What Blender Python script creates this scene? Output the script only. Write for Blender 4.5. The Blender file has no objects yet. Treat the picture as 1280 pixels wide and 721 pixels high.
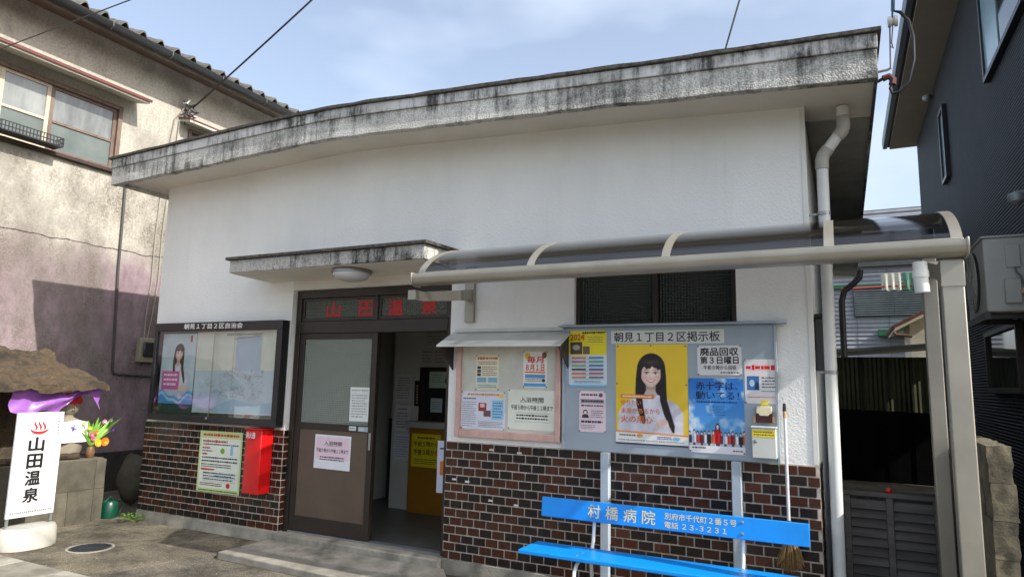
import bpy, bmesh, math, random
import numpy as np
from mathutils import Vector, Matrix, noise as mnoise
random.seed(7)
PI = math.pi
scene = bpy.context.scene
COL = scene.collection

# ------------------------------------------------------------------ camera
def cam_axes(yaw, pitch, roll):
    cy, sy = math.cos(yaw), math.sin(yaw)
    f = Vector((-sy*math.cos(pitch), cy*math.cos(pitch), math.sin(pitch)))
    r = Vector((cy, sy, 0)); u = r.cross(f)
    return math.cos(roll)*r+math.sin(roll)*u, -math.sin(roll)*r+math.cos(roll)*u, f
cr, cu_, cf = cam_axes(0.462707, 0.140419, 0.021578)
cam = bpy.data.cameras.new('camera'); cam.lens = 830.08/1280*36; cam.sensor_width = 36
cam.clip_start = 0.05; cam.clip_end = 2000
camo = bpy.data.objects.new('camera', cam); COL.objects.link(camo)
m = Matrix((cr, cu_, -cf)).transposed().to_4x4(); m.translation = Vector((0, -5.107, 1.503))
camo.matrix_world = m
scene.camera = camo

# ------------------------------------------------------------------ light
SUND = Vector((-1, 0.145, -0.76)).normalized()          # the way the sunlight travels
SUN_EL = math.asin(-SUND.z); SUN_AZ = math.atan2(-SUND.x, -SUND.y)
world = bpy.data.worlds.new('World'); scene.world = world; world.use_nodes = True
wn, wl = world.node_tree.nodes, world.node_tree.links
wn.clear()
sky = wn.new('ShaderNodeTexSky'); sky.sky_type = 'NISHITA'; sky.sun_disc = False
sky.sun_elevation = SUN_EL; sky.sun_rotation = SUN_AZ
sky.air_density = 1.0; sky.dust_density = 3.5; sky.ozone_density = 2.0
tc = wn.new('ShaderNodeTexCoord'); mp = wn.new('ShaderNodeMapping'); mp.inputs['Scale'].default_value = (1, 1, 2.2)
nz = wn.new('ShaderNodeTexNoise'); nz.inputs['Scale'].default_value = 2.1; nz.inputs['Detail'].default_value = 4; nz.inputs['Roughness'].default_value = 0.5
rp = wn.new('ShaderNodeValToRGB'); rp.color_ramp.elements[0].position = 0.44; rp.color_ramp.elements[1].position = 0.74
rp.color_ramp.elements[0].color = (0.12, 0.12, 0.12, 1); rp.color_ramp.elements[1].color = (0.85, 0.85, 0.85, 1)
mx = wn.new('ShaderNodeMix'); mx.data_type = 'RGBA'
mx.inputs['B'].default_value = (4.0, 4.5, 5.1, 1)
bg = wn.new('ShaderNodeBackground'); bg.inputs['Strength'].default_value = 0.145
wo = wn.new('ShaderNodeOutputWorld')
wl.new(tc.outputs['Generated'], mp.inputs['Vector']); wl.new(mp.outputs['Vector'], nz.inputs['Vector'])
wl.new(nz.outputs['Fac'], rp.inputs['Fac']); wl.new(rp.outputs['Color'], mx.inputs['Factor'])
hs = wn.new('ShaderNodeHueSaturation'); hs.inputs['Saturation'].default_value = 0.80; wl.new(sky.outputs['Color'], hs.inputs['Color']); wl.new(hs.outputs['Color'], mx.inputs['A']); wl.new(mx.outputs['Result'], bg.inputs['Color']); wl.new(bg.outputs['Background'], wo.inputs['Surface'])
sun = bpy.data.lights.new('sun', 'SUN'); sun.energy = 3.2; sun.angle = math.radians(0.53); sun.color = (1.0, 0.955, 0.89)
suno = bpy.data.objects.new('sun', sun); COL.objects.link(suno)
suno.rotation_euler = SUND.to_track_quat('-Z', 'Y').to_euler(); suno.location = (6, -2, 9)
vs = scene.view_settings
vs.view_transform = 'Standard'; vs.look = 'None'; vs.exposure = 0.95; vs.gamma = 1.0; vs.use_curve_mapping = False
scene.cycles.max_bounces = 8; scene.cycles.transparent_max_bounces = 12; scene.cycles.caustics_reflective = False; scene.cycles.caustics_refractive = False
scene.cycles.sample_clamp_indirect = 6

# ------------------------------------------------------------------ helpers
def lin(r, g, b):
    def c(v):
        v /= 255.0
        return v/12.92 if v <= 0.04045 else ((v+0.055)/1.055)**2.4
    return (c(r), c(g), c(b))

def newmat(name):
    mt = bpy.data.materials.new(name); mt.use_nodes = True
    nt = mt.node_tree; return mt, nt.nodes, nt.links, nt.nodes['Principled BSDF']

def N(nodes, t, **kw):
    n = nodes.new(t)
    for k, v in kw.items():
        if k in n.inputs: n.inputs[k].default_value = v
        else: setattr(n, k, v)
    return n

def ramp(nodes, stops):
    r = nodes.new('ShaderNodeValToRGB'); e = r.color_ramp.elements
    while len(e) < len(stops): e.new(0.5)
    for i, (p, c) in enumerate(stops):
        e[i].position = p; e[i].color = (c[0], c[1], c[2], 1) if not isinstance(c, (int, float)) else (c, c, c, 1)
    return r

def mixc(nodes, links, a, b, f, mode='MIX'):
    x = nodes.new('ShaderNodeMix'); x.data_type = 'RGBA'; x.blend_type = mode
    for s, k in ((a, 'A'), (b, 'B')):
        if isinstance(s, tuple): x.inputs[k].default_value = (s[0], s[1], s[2], 1)
        else: links.new(s, x.inputs[k])
    if isinstance(f, (int, float)): x.inputs['Factor'].default_value = f
    else: links.new(f, x.inputs['Factor'])
    return x.outputs['Result']

def pos(nodes, links, scale=(1, 1, 1)):
    g = nodes.new('ShaderNodeNewGeometry'); mp = nodes.new('ShaderNodeMapping'); mp.inputs['Scale'].default_value = scale
    links.new(g.outputs['Position'], mp.inputs['Vector']); return mp.outputs['Vector']

def fnoise(nodes, links, scale, detail=4, stretch=(1, 1, 1), rough=0.6):
    n = N(nodes, 'ShaderNodeTexNoise', Scale=scale, Detail=detail, Roughness=rough)
    links.new(pos(nodes, links, stretch), n.inputs['Vector']); return n.outputs['Fac']

def bump(nodes, links, bsdf, h, strength=0.5, dist=0.01):
    b = N(nodes, 'ShaderNodeBump', Strength=strength, Distance=dist)
    links.new(h, b.inputs['Height']); links.new(b.outputs['Normal'], bsdf.inputs['Normal']); return b

MATS = {}
def mat(name, col, rough=0.6, metal=0.0, var=0.14, vs=5.0, bmp=0.0, bs=60, spec=0.5, col2=None, stretch=(1, 1, 1), dirt=0.0):
    if name in MATS: return MATS[name]
    mt, n, l, b = newmat(name)
    f = fnoise(n, l, vs, 5, stretch)
    r = ramp(n, [(0.32, 0.0), (0.68, 1.0)]); l.new(f, r.inputs['Fac'])
    c1 = tuple(v*(1-var) for v in col); c2 = col2 if col2 else tuple(min(1, v*(1+var)) for v in col)
    c = mixc(n, l, c1, c2, r.outputs['Color'])
    oi = n.new('ShaderNodeObjectInfo')
    mr = N(n, 'ShaderNodeMapRange'); mr.inputs['To Min'].default_value = 1-var*0.5; mr.inputs['To Max'].default_value = 1+var*0.5
    l.new(oi.outputs['Random'], mr.inputs['Value'])
    h = n.new('ShaderNodeHueSaturation'); l.new(c, h.inputs['Color']); l.new(mr.outputs['Result'], h.inputs['Value'])
    c = h.outputs['Color']
    if dirt:
        f2 = fnoise(n, l, 2.6, 8, (1, 1, 0.35), 0.7); r2 = ramp(n, [(0.5, 0.0), (0.75, dirt)]); l.new(f2, r2.inputs['Fac'])
        c = mixc(n, l, c, (0.05, 0.045, 0.035), r2.outputs['Color'])
    l.new(c, b.inputs['Base Color'])
    b.inputs['Roughness'].default_value = rough; b.inputs['Metallic'].default_value = metal; b.inputs['Specular IOR Level'].default_value = spec
    if bmp: bump(n, l, b, fnoise(n, l, bs, 3), bmp, 0.006)
    MATS[name] = mt; return mt

def ink(col):
    k = 'print_%d_%d_%d' % tuple(int(v) for v in col)
    return mat(k, lin(*col), 0.45, var=0.05, vs=9, spec=0.35)

class MB:
    def __init__(s): s.v = []; s.f = []; s.m = []
    def _add(s, vs, fs, mi):
        o = len(s.v); s.v += [tuple(p) for p in vs]; s.f += [tuple(i+o for i in f) for f in fs]; s.m += [mi]*len(fs)
    def box(s, x0, x1, y0, y1, z0, z1, mi=0, M=None):
        vs = [(x, y, z) for z in (z0, z1) for y in (y0, y1) for x in (x0, x1)]
        if M is not None: vs = [M @ Vector(p) for p in vs]
        s._add(vs, [(0, 2, 3, 1), (4, 5, 7, 6), (0, 1, 5, 4), (2, 6, 7, 3), (0, 4, 6, 2), (1, 3, 7, 5)], mi); return s
    def poly(s, pts, mi=0): s._add(pts, [tuple(range(len(pts)))], mi); return s
    def prism(s, pts, axis, a, b, mi=0, M=None):
        def P(p, t):
            return (t, p[0], p[1]) if axis == 'x' else (p[0], t, p[1]) if axis == 'y' else (p[0], p[1], t)
        n = len(pts); vs = [P(p, a) for p in pts]+[P(p, b) for p in pts]
        if M is not None: vs = [M @ Vector(p) for p in vs]
        fs = [tuple(range(n))[::-1], tuple(range(n, 2*n))]+[(i, (i+1) % n, (i+1) % n+n, i+n) for i in range(n)]
        s._add(vs, fs, mi); return s
    def grid(s, P, nu, nv, mi=0, close=False):
        vs = [P(i, j) for i in range(nu) for j in range(nv)]
        fs = [(i*nv+j, ((i+1) % nu)*nv+j, ((i+1) % nu)*nv+j+1, i*nv+j+1) for i in range(nu if close else nu-1) for j in range(nv-1)]
        s._add(vs, fs, mi); return s
    def tube(s, path, r, n=8, mi=0, caps=True):
        path = [Vector(p) for p in path]; k = len(path)
        rs = r if isinstance(r, (list, tuple)) else [r]*k
        t = [(path[min(i+1, k-1)]-path[max(i-1, 0)]).normalized() for i in range(k)]
        a = Vector((0, 0, 1)) if abs(t[0].z) < 0.9 else Vector((1, 0, 0))
        u = t[0].cross(a).normalized(); vs = []
        for i in range(k):
            u = (u-t[i]*u.dot(t[i])).normalized(); w = t[i].cross(u)
            for j in range(n):
                an = 2*PI*j/n; vs.append(path[i]+(u*math.cos(an)+w*math.sin(an))*rs[i])
        fs = [(i*n+j, i*n+(j+1) % n, (i+1)*n+(j+1) % n, (i+1)*n+j) for i in range(k-1) for j in range(n)]
        if caps: fs += [tuple(range(n))[::-1], tuple(range((k-1)*n, k*n))]
        s._add(vs, fs, mi); return s
    def lathe(s, prof, c, n=16, mi=0, M=None):
        vs = []
        for (r, z) in prof:
            for j in range(n):
                a = 2*PI*j/n; p = Vector((r*math.cos(a), r*math.sin(a), z))
                if M is not None: p = M @ p
                vs.append(p+Vector(c))
        k = len(prof)
        fs = [(i*n+j, i*n+(j+1) % n, (i+1)*n+(j+1) % n, (i+1)*n+j) for i in range(k-1) for j in range(n)]
        fs += [tuple(range(n))[::-1], tuple(range((k-1)*n, k*n))]
        s._add(vs, fs, mi); return s
    def blob(s, c, r, nu=14, nv=9, amp=0.0, fr=3.0, mi=0, flat=None):
        vs = []
        for i in range(nv+1):
            th = PI*i/nv
            for j in range(nu):
                ph = 2*PI*j/nu; d = Vector((math.sin(th)*math.cos(ph), math.sin(th)*math.sin(ph), math.cos(th)))
                k = 1+amp*mnoise.noise(d*fr+Vector(c)*3)
                p = Vector((d.x*r[0]*k, d.y*r[1]*k, d.z*r[2]*k))
                if flat is not None and p.z < flat: p.z = flat
                vs.append(p+Vector(c))
        fs = [(i*nu+j, i*nu+(j+1) % nu, (i+1)*nu+(j+1) % nu, (i+1)*nu+j) for i in range(nv) for j in range(nu)]
        s._add(vs, fs, mi); return s
    def build(s, name, mats, parent=None, bevel=0.0, smooth=True, angle=38):
        me = bpy.data.meshes.new(name); me.from_pydata(s.v, [], s.f)
        if not isinstance(mats, (list, tuple)): mats = [mats]
        for mm in mats: me.materials.append(mm)
        me.polygons.foreach_set('material_index', s.m)
        bm = bmesh.new(); bm.from_mesh(me); bmesh.ops.recalc_face_normals(bm, faces=bm.faces) if len(bm.faces) < 60000 else None
        bm.to_mesh(me); bm.free()
        if smooth:
            me.polygons.foreach_set('use_smooth', [True]*len(me.polygons)); me.set_sharp_from_angle(angle=math.radians(angle))
        me.update()
        o = bpy.data.objects.new(name, me); COL.objects.link(o)
        if bevel:
            md = o.modifiers.new('bevel', 'BEVEL'); md.width = bevel; md.segments = 2; md.limit_method = 'ANGLE'; md.angle_limit = math.radians(40)
        if parent is not None: adopt(o, parent)
        return o

def wmat(o):
    M = Matrix.LocRotScale(o.location, o.rotation_euler, o.scale)
    return M if o.parent is None else wmat(o.parent) @ o.matrix_parent_inverse @ M
def adopt(o, parent):
    o.parent = parent; o.matrix_parent_inverse = wmat(parent).inverted()

def tag(o, label=None, cat=None, group=None, kind=None):
    if label: o['label'] = label
    if cat: o['category'] = cat
    if group: o['group'] = group
    if kind: o['kind'] = kind
    return o
def thing(name, label, cat, loc, group=None):
    o = bpy.data.objects.new(name, None); COL.objects.link(o); o.location = loc; o.empty_display_size = 0.1
    return tag(o, label, cat, group)
def box(name, mt, parent, x0, x1, y0, y1, z0, z1, bevel=0.0):
    return MB().box(x0, x1, y0, y1, z0, z1).build(name, mt, parent, bevel)

# lettering: filled outlines of the built-in font
_tc = bpy.data.curves.new('lettering_source', 'FONT'); _to = bpy.data.objects.new('lettering_source', _tc); COL.objects.link(_to)
_cache = {}
def glyphs(s, bold=0.0):
    s = ''.join(chr(ord(c)+0xFEE0) if c.isdigit() and any(ord(x) > 0x3000 for x in s) else c for c in s)
    k = (s, bold)
    if k not in _cache:
        _tc.body = s; _tc.size = 1.0; _tc.offset = 0.0; _tc.resolution_u = 2; _tc.align_x = 'LEFT'
        dg = bpy.context.evaluated_depsgraph_get(); dg.update()
        me = bpy.data.meshes.new_from_object(_to.evaluated_get(dg))
        vs = [(v.co.x, v.co.y) for v in me.vertices]; fs = [tuple(p.vertices) for p in me.polygons]
        bpy.data.meshes.remove(me)
        if vs:
            x0, x1 = min(v[0] for v in vs), max(v[0] for v in vs); y0, y1 = min(v[1] for v in vs), max(v[1] for v in vs)
        else: x0 = x1 = y0 = y1 = 0
        _cache[k] = (vs, fs, x0, x1, y0, y1)
    return _cache[k]

class Plane:
    """a flat print surface: u to the right, v up, n outwards, all in metres"""
    def __init__(s, O, U=(1, 0, 0), V=(0, 0, 1)):
        s.O = Vector(O); s.U = Vector(U).normalized(); s.V = Vector(V).normalized(); s.N = s.U.cross(s.V)
    def P(s, u, v, h=0.0): return s.O+s.U*u+s.V*v+s.N*h

def text_into(mb, pl, s, u0, v0, u1, v1, h, mi=0, bold=0.02, keep=False):
    vs, fs, x0, x1, y0, y1 = glyphs(s, bold)
    if not fs: return
    su = (u1-u0)/(x1-x0); sv = (v1-v0)/(y1-y0)
    if keep: su = sv = min(su, sv)
    cu, cv = (u0+u1)/2, (v0+v1)/2; mxx, myy = (x0+x1)/2, (y0+y1)/2
    d = bold*0.55
    for q, (dx, dy) in enumerate(((0, 0), (d, 0), (-d, 0), (0, d), (0, -d)) if d > 0 else ((0, 0),)):
        mb._add([pl.P(cu+(x+dx-mxx)*su, cv+(y+dy-myy)*sv, h+q*0.00006) for x, y in vs], fs, mi)

def picmat():
    if 'printed_picture' not in MATS:
        mt, n, l, b = newmat('printed_picture'); a = n.new('ShaderNodeAttribute'); a.attribute_name = 'print'
        l.new(a.outputs['Color'], b.inputs['Base Color']); b.inputs['Roughness'].default_value = 0.42; b.inputs['Specular IOR Level'].default_value = 0.35; MATS['printed_picture'] = mt
    return MATS['printed_picture']

# ---- soft-edged pictures for the posters, painted into small colour grids
def uvgrid(nx, ny): return np.meshgrid(np.linspace(0, 1, nx), np.linspace(0, 1, ny))
def over(img, col, a): return img*(1-a[..., None])+np.array(col, float)*a[..., None] if not (isinstance(col, np.ndarray) and col.ndim == 3) else img*(1-a[..., None])+col*a[..., None]
def sm(d, e=0.05): t = np.clip(0.5-d/(2*e), 0, 1); return t*t*(3-2*t)
def ell(x, y, cx, cy, a, b): return (np.sqrt(((x-cx)/a)**2+((y-cy)/b)**2)-1)*min(a, b)
def lock(x, y, pts, e=0.06):
    pts = sorted(pts); ys = [p[0] for p in pts]
    xc = np.interp(y, ys, [p[1] for p in pts]); hw = np.interp(y, ys, [p[2] for p in pts])
    return sm(np.abs(x-xc)-hw, e)*sm(ys[0]-y, e)*sm(y-ys[-1], e)
def fbm(nx, ny, n0, seed, octv=4, asp=1.0):
    r = np.random.RandomState(seed); out = np.zeros((ny, nx)); amp = 1.0
    for o in range(octv):
        gx, gy = int(n0*2**o)+2, int(n0*asp*2**o)+2; g = r.rand(gy, gx)
        X = np.linspace(0, gx-1.001, nx); Y = np.linspace(0, gy-1.001, ny); xi, yi = X.astype(int), Y.astype(int); fx, fy = X-xi, Y-yi
        fx, fy = fx*fx*(3-2*fx), fy*fy*(3-2*fy)
        a = g[yi][:, xi]; b = g[yi][:, xi+1]; c = g[yi+1][:, xi]; d = g[yi+1][:, xi+1]
        out += amp*((a*(1-fx)+b*fx)*(1-fy)[:, None]+(c*(1-fx)+d*fx)*fy[:, None]); amp *= 0.5
    return out/(2-0.5**(octv-1))
def portrait(img, x, y, top=(226, 224, 232), lean=0.0, seed=1):
    ny, nx = x.shape; x = x-lean*y
    hn = 10*np.sin(x*38+2*np.sin(y*1.7))+6*np.sin(x*71+y*2)
    hair = np.array((34, 27, 28.))[None, None]+hn[..., None]*np.array((.9, .75, .7))+(34*np.exp(-((y-1.0)/.28)**2)*np.exp(-(x/.9)**2))[..., None]*np.array((1, .85, .8))
    img = over(img, hair, sm(ell(x, y, 0, .42, 1.30, 1.42)))
    img = over(img, hair, lock(x, y, [(-2.6, 0, 1.35), (-1.5, 0, 1.42), (.2, 0, 1.33), (.7, 0, 1.2)]))
    # blouse
    ysh = -1.72-0.30*np.abs(x)**1.35-0.9*np.clip(np.abs(x)-2.2, 0, 9)**2
    fold = fbm(nx, ny, 7, seed, 4, 1.6)
    bl = np.array(top, float)[None, None]*(0.80+0.30*fold)[..., None]-(14*np.exp(-((np.abs(x)-1.9)/.35)**2))[..., None]
    img = over(img, bl, sm(y-ysh, .08)*sm(np.abs(x)-3.0, .2))
    sk = np.array((243, 214, 199.))
    img = over(img, sk*0.86, lock(x, y, [(-2.25, 0, .35), (-1.8, 0, .58), (-1.5, 0, .42), (-.6, 0, .42)]))
    img = over(img, sk*0.72, lock(x, y, [(-1.45, 0, .42), (-1.0, 0, .44)], .12))
    wy = np.where(y < 0, 1-.33*np.clip(-y/1.25, 0, 1.2)**2.2, 1.0)
    d = ell(x/wy, y, 0, 0.02, .98, 1.28); rr = np.sqrt((x/.98/wy)**2+((y-.02)/1.28)**2)
    face = sk[None, None]-(np.clip(rr, 0, 1)**4*30)[..., None]*np.array((.8, 1, 1.05))+(10*np.exp(-((x-.05)/.3)**2-((y-.1)/.7)**2))[..., None]
    for s in (-1, 1): face = face-(26*np.exp(-((x-s*.52)/.24)**2-((y+.34)/.17)**2))[..., None]*np.array((.1, 1, .8))
    img = over(img, face, sm(d, .05))
    for s in (-1, 1):
        ex, ey = s*.41, .03
        img = over(img, (150, 112, 100), .45*sm(ell(x, y, ex, ey+.10, .27, .09), .1))
        img = over(img, (248, 246, 244), sm(ell(x, y, ex, ey, .20, .088), .03))
        img = over(img, (46, 30, 26), sm(ell(x, y, ex, ey+.005, .095, .098), .03))
        img = over(img, (250, 250, 250), sm(ell(x, y, ex+.03, ey+.035, .022, .022), .02))
        img = over(img, (30, 22, 22), lock(y, x, [(ex-.24, ey+.03, .018), (ex-.1, ey+.095, .03), (ex+.1, ey+.095, .03), (ex+.24, ey+.03, .018)], .025))
        img = over(img, (88, 66, 58), .8*lock(y, x, [(ex-.26, .31, .02), (ex, .37, .032), (ex+.26, .31, .02)], .04))
    img = over(img, (206, 160, 146), .5*sm(ell(x, y, 0, -.36, .15, .055), .06))
    img = over(img, (222, 182, 168), .35*sm(ell(x, y, -.1, -.12, .05, .24), .06))
    q = np.clip(1-(x/.46)**2, 0, 1); yc = -.66+.13*(x/.46)**2
    img = over(img, (206, 98, 100), sm(np.abs(y-yc)-.145*q, .03)*(q > 0))
    img = over(img, (252, 250, 248), sm(np.abs(y-yc-.015)-.07*np.clip(1-(x/.38)**2, 0, 1), .025)*(np.abs(x) < .4))
    bang = .52+.10*np.sin(x*7.1+.6)+.05*np.sin(x*17)-.35*np.clip(np.abs(x)-.62, 0, 1)*2.6
    img = over(img, hair*1.05, sm(bang-y, .07)*sm(ell(x, y, 0, .42, 1.22, 1.34), .05))
    img = over(img, hair, lock(x, y, [(-4.5, -.60, .10), (-3.9, -.72, .24), (-2.8, -1.0, .30), (-1.6, -1.12, .28), (-.4, -1.14, .24), (.6, -1.05, .2)]))
    img = over(img, hair, lock(x, y, [(-5.2, 2.1, .08), (-4.6, 1.95, .25), (-3.6, 1.55, .33), (-2.4, 1.18, .32), (-1.2, 1.12, .28), (-.2, 1.14, .24), (.6, 1.05, .2)]))
    return img

def sheet(name, label, cat, pl, w, h, col, shapes=(), texts=(), group=None, parent=None, thick=0.002, pins=None, base=None, pic=None):
    """a printed sheet or panel: one mesh for the paper with its flat print, one for its lettering"""
    if parent is None and thick <= 0.002:          # hand-pinned papers hang a touch askew
        t = random.uniform(-0.011, 0.011); pl = Plane(pl.O, pl.U*math.cos(t)+pl.V*math.sin(t), pl.V*math.cos(t)-pl.U*math.sin(t))
    mats = []; idx = {}
    def mi(c):
        if c not in idx: idx[c] = len(mats); mats.append(ink(c))
        return idx[c]
    mb = MB()
    if base is not None: mats.append(base); idx['base'] = 0
    b = 0 if base is not None else mi(col)
    mb._add([pl.P(u, v, hh) for hh in (0, thick) for u, v in ((0, 0), (w, 0), (w, h), (0, h))],
            [(3, 2, 1, 0), (4, 5, 6, 7), (0, 1, 5, 4), (1, 2, 6, 5), (2, 3, 7, 6), (3, 0, 4, 7)], b)
    z = thick+(0.0005 if pic is not None else 0.0)
    for sh in shapes:
        z += 0.00022; k, c = sh[0], sh[1]; a = sh[2:]
        if k == 'r': mb.poly([pl.P(u*w, v*h, z) for u, v in ((a[0], a[1]), (a[2], a[1]), (a[2], a[3]), (a[0], a[3]))], mi(c))
        elif k == 'e': mb.poly([pl.P(a[0]*w+a[2]*w*math.cos(t*PI/12), a[1]*h+a[3]*h*math.sin(t*PI/12), z) for t in range(24)], mi(c))
        elif k == 'p': mb.poly([pl.P(u*w, v*h, z) for u, v in a[0]], mi(c))
        elif k == 'l':            # small print: rows of short strokes
            u0, v0, u1, v1, n = a[:5]; fill = a[5] if len(a) > 5 else 0.5
            rh = (v1-v0)/n
            for i in range(n):
                u = u0; vv = v1-(i+0.5)*rh; end = u1-(random.random()*0.25*(u1-u0) if i % 3 == 2 else 0)
                while u < end:
                    g = rh*h/w*random.uniform(0.45, 1.0); g = min(g, end-u)
                    hh = rh*fill*random.uniform(0.6, 1)/2
                    mb.poly([pl.P(x*w, y*h, z) for x, y in ((u, vv-hh), (u+g, vv-hh), (u+g, vv+hh), (u, vv+hh))], mi(c)); u += g*1.22
    o = mb.build(name, mats, parent, smooth=False)
    if parent is None: tag(o, label, cat, group)
    elif label: o['label'] = label
    if pic is not None:
        ny, nx = pic.shape[:2]; me = bpy.data.meshes.new('printed_picture')
        uu, vv = np.meshgrid(np.linspace(0, w, nx), np.linspace(0, h, ny))
        co = np.array(pl.P(0, 0, thick+0.0003))+uu[..., None]*np.array(pl.U)+vv[..., None]*np.array(pl.V)
        a = (np.arange(ny-1)[:, None]*nx+np.arange(nx-1)[None, :]).ravel()
        me.from_pydata(co.reshape(-1, 3).tolist(), [], np.stack([a, a+1, a+nx+1, a+nx], 1).tolist())
        at = me.color_attributes.new('print', 'FLOAT_COLOR', 'POINT')
        c = np.clip(pic, 0, 255)/255.0; c = np.where(c <= 0.04045, c/12.92, ((c+0.055)/1.055)**2.4)
        at.data.foreach_set('color', np.concatenate([c, np.ones((ny, nx, 1))], 2).astype(np.float32).ravel())
        me.materials.append(picmat()); po = bpy.data.objects.new('printed_picture', me); COL.objects.link(po); adopt(po, o)
    if texts:
        tm = MB(); tmats = []; ti = {}
        for t in texts:
            s, c, u0, v0, u1, v1 = t[:6]; bd = t[6] if len(t) > 6 else 0.02
            if c not in ti: ti[c] = len(tmats); tmats.append(ink(c))
            text_into(tm, pl, s, u0*w, v0*h, u1*w, v1*h, z+0.0008, ti[c], bd)
        tm.build('lettering', tmats, o, smooth=False)
    if pins:
        pm = MB()
        for (u, v) in pins: pm.lathe([(0.006, 0), (0.006, 0.004), (0.003, 0.008)], pl.P(u*w, v*h, thick), 8, 0, pl.N.to_track_quat('Z', 'Y').to_matrix())
        pm.build('drawing_pins', mat('pin_metal', (0.25, 0.25, 0.25), 0.3, 0.8), o)
    return o

# ------------------------------------------------------------------ special materials
def m_stucco():
    mt, n, l, b = newmat('white_stucco')
    f = fnoise(n, l, 1.3, 6, (1, 1, 0.5)); r = ramp(n, [(0.3, lin(228, 229, 226)), (0.75, lin(243, 243, 240))]); l.new(f, r.inputs['Fac'])
    f2 = fnoise(n, l, 3.0, 8, (2.5, 1, 0.18), 0.7); r2 = ramp(n, [(0.58, 0.0), (0.85, 0.14)]); l.new(f2, r2.inputs['Fac'])
    c = mixc(n, l, r.outputs['Color'], lin(150, 146, 136), r2.outputs['Color']); l.new(c, b.inputs['Base Color'])
    b.inputs['Roughness'].default_value = 0.85; b.inputs['Specular IOR Level'].default_value = 0.2
    v = N(n, 'ShaderNodeTexVoronoi', Scale=70.0); v.feature = 'SMOOTH_F1'; l.new(pos(n, l), v.inputs['Vector'])
    nn = fnoise(n, l, 160, 2)
    ad = n.new('ShaderNodeMath'); ad.operation = 'ADD'; l.new(v.outputs['Distance'], ad.inputs[0]); l.new(nn, ad.inputs[1])
    bump(n, l, b, ad.outputs[0], 0.55, 0.005); return mt
def m_fascia(name, pebble=True, c_light=(238, 237, 230), dark=0.85):
    mt, n, l, b = newmat(name)
    f = fnoise(n, l, 2.0, 6); r = ramp(n, [(0.3, lin(176, 176, 172)), (0.7, lin(*c_light))]); l.new(f, r.inputs['Fac'])
    c = r.outputs['Color']
    if pebble:
        v = N(n, 'ShaderNodeTexVoronoi', Scale=75.0); l.new(pos(n, l), v.inputs['Vector'])
        rv = ramp(n, [(0.25, 1.0), (0.8, 0.55)]); l.new(v.outputs['Distance'], rv.inputs['Fac'])
        c = mixc(n, l, c, rv.outputs['Color'], 0.8, 'MULTIPLY')
        bump(n, l, b, v.outputs['Distance'], 0.6, -0.006)
    else: bump(n, l, b, fnoise(n, l, 60, 4), 0.4, 0.004)
    # runs of black lichen, longer than wide, starting at random places
    s1 = fnoise(n, l, 1.0, 8, (9, 9, 0.9), 0.75); s2 = fnoise(n, l, 1.0, 4, (0.9, 0.9, 2.5), 0.6); s3 = fnoise(n, l, 55, 3, (1, 1, 0.6), 0.7)
    a = n.new('ShaderNodeMath'); a.operation = 'MULTIPLY'; l.new(s1, a.inputs[0]); l.new(s2, a.inputs[1])
    a2 = n.new('ShaderNodeMath'); a2.operation = 'MULTIPLY_ADD'; l.new(s3, a2.inputs[0]); a2.inputs[1].default_value = 0.16; l.new(a.outputs[0], a2.inputs[2])
    gx = n.new('ShaderNodeNewGeometry'); sx = n.new('ShaderNodeSeparateXYZ'); l.new(gx.outputs['Position'], sx.inputs[0])
    xr = N(n, 'ShaderNodeMapRange'); xr.inputs['From Min'].default_value = -2.4; xr.inputs['From Max'].default_value = 0.3; xr.inputs['To Min'].default_value = 0.0; xr.inputs['To Max'].default_value = 0.075; l.new(sx.outputs['X'], xr.inputs['Value'])
    a3 = n.new('ShaderNodeMath'); a3.operation = 'ADD'; l.new(a2.outputs[0], a3.inputs[0]); l.new(xr.outputs['Result'], a3.inputs[1])
    r2 = ramp(n, [(0.32, 0.0), (0.44, dark*0.95)]); l.new(a3.outputs[0], r2.inputs['Fac'])
    c = mixc(n, l, c, (0.022, 0.022, 0.02), r2.outputs['Color'])
    l.new(c, b.inputs['Base Color']); b.inputs['Roughness'].default_value = 0.9; b.inputs['Specular IOR Level'].default_value = 0.2
    return mt
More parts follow.
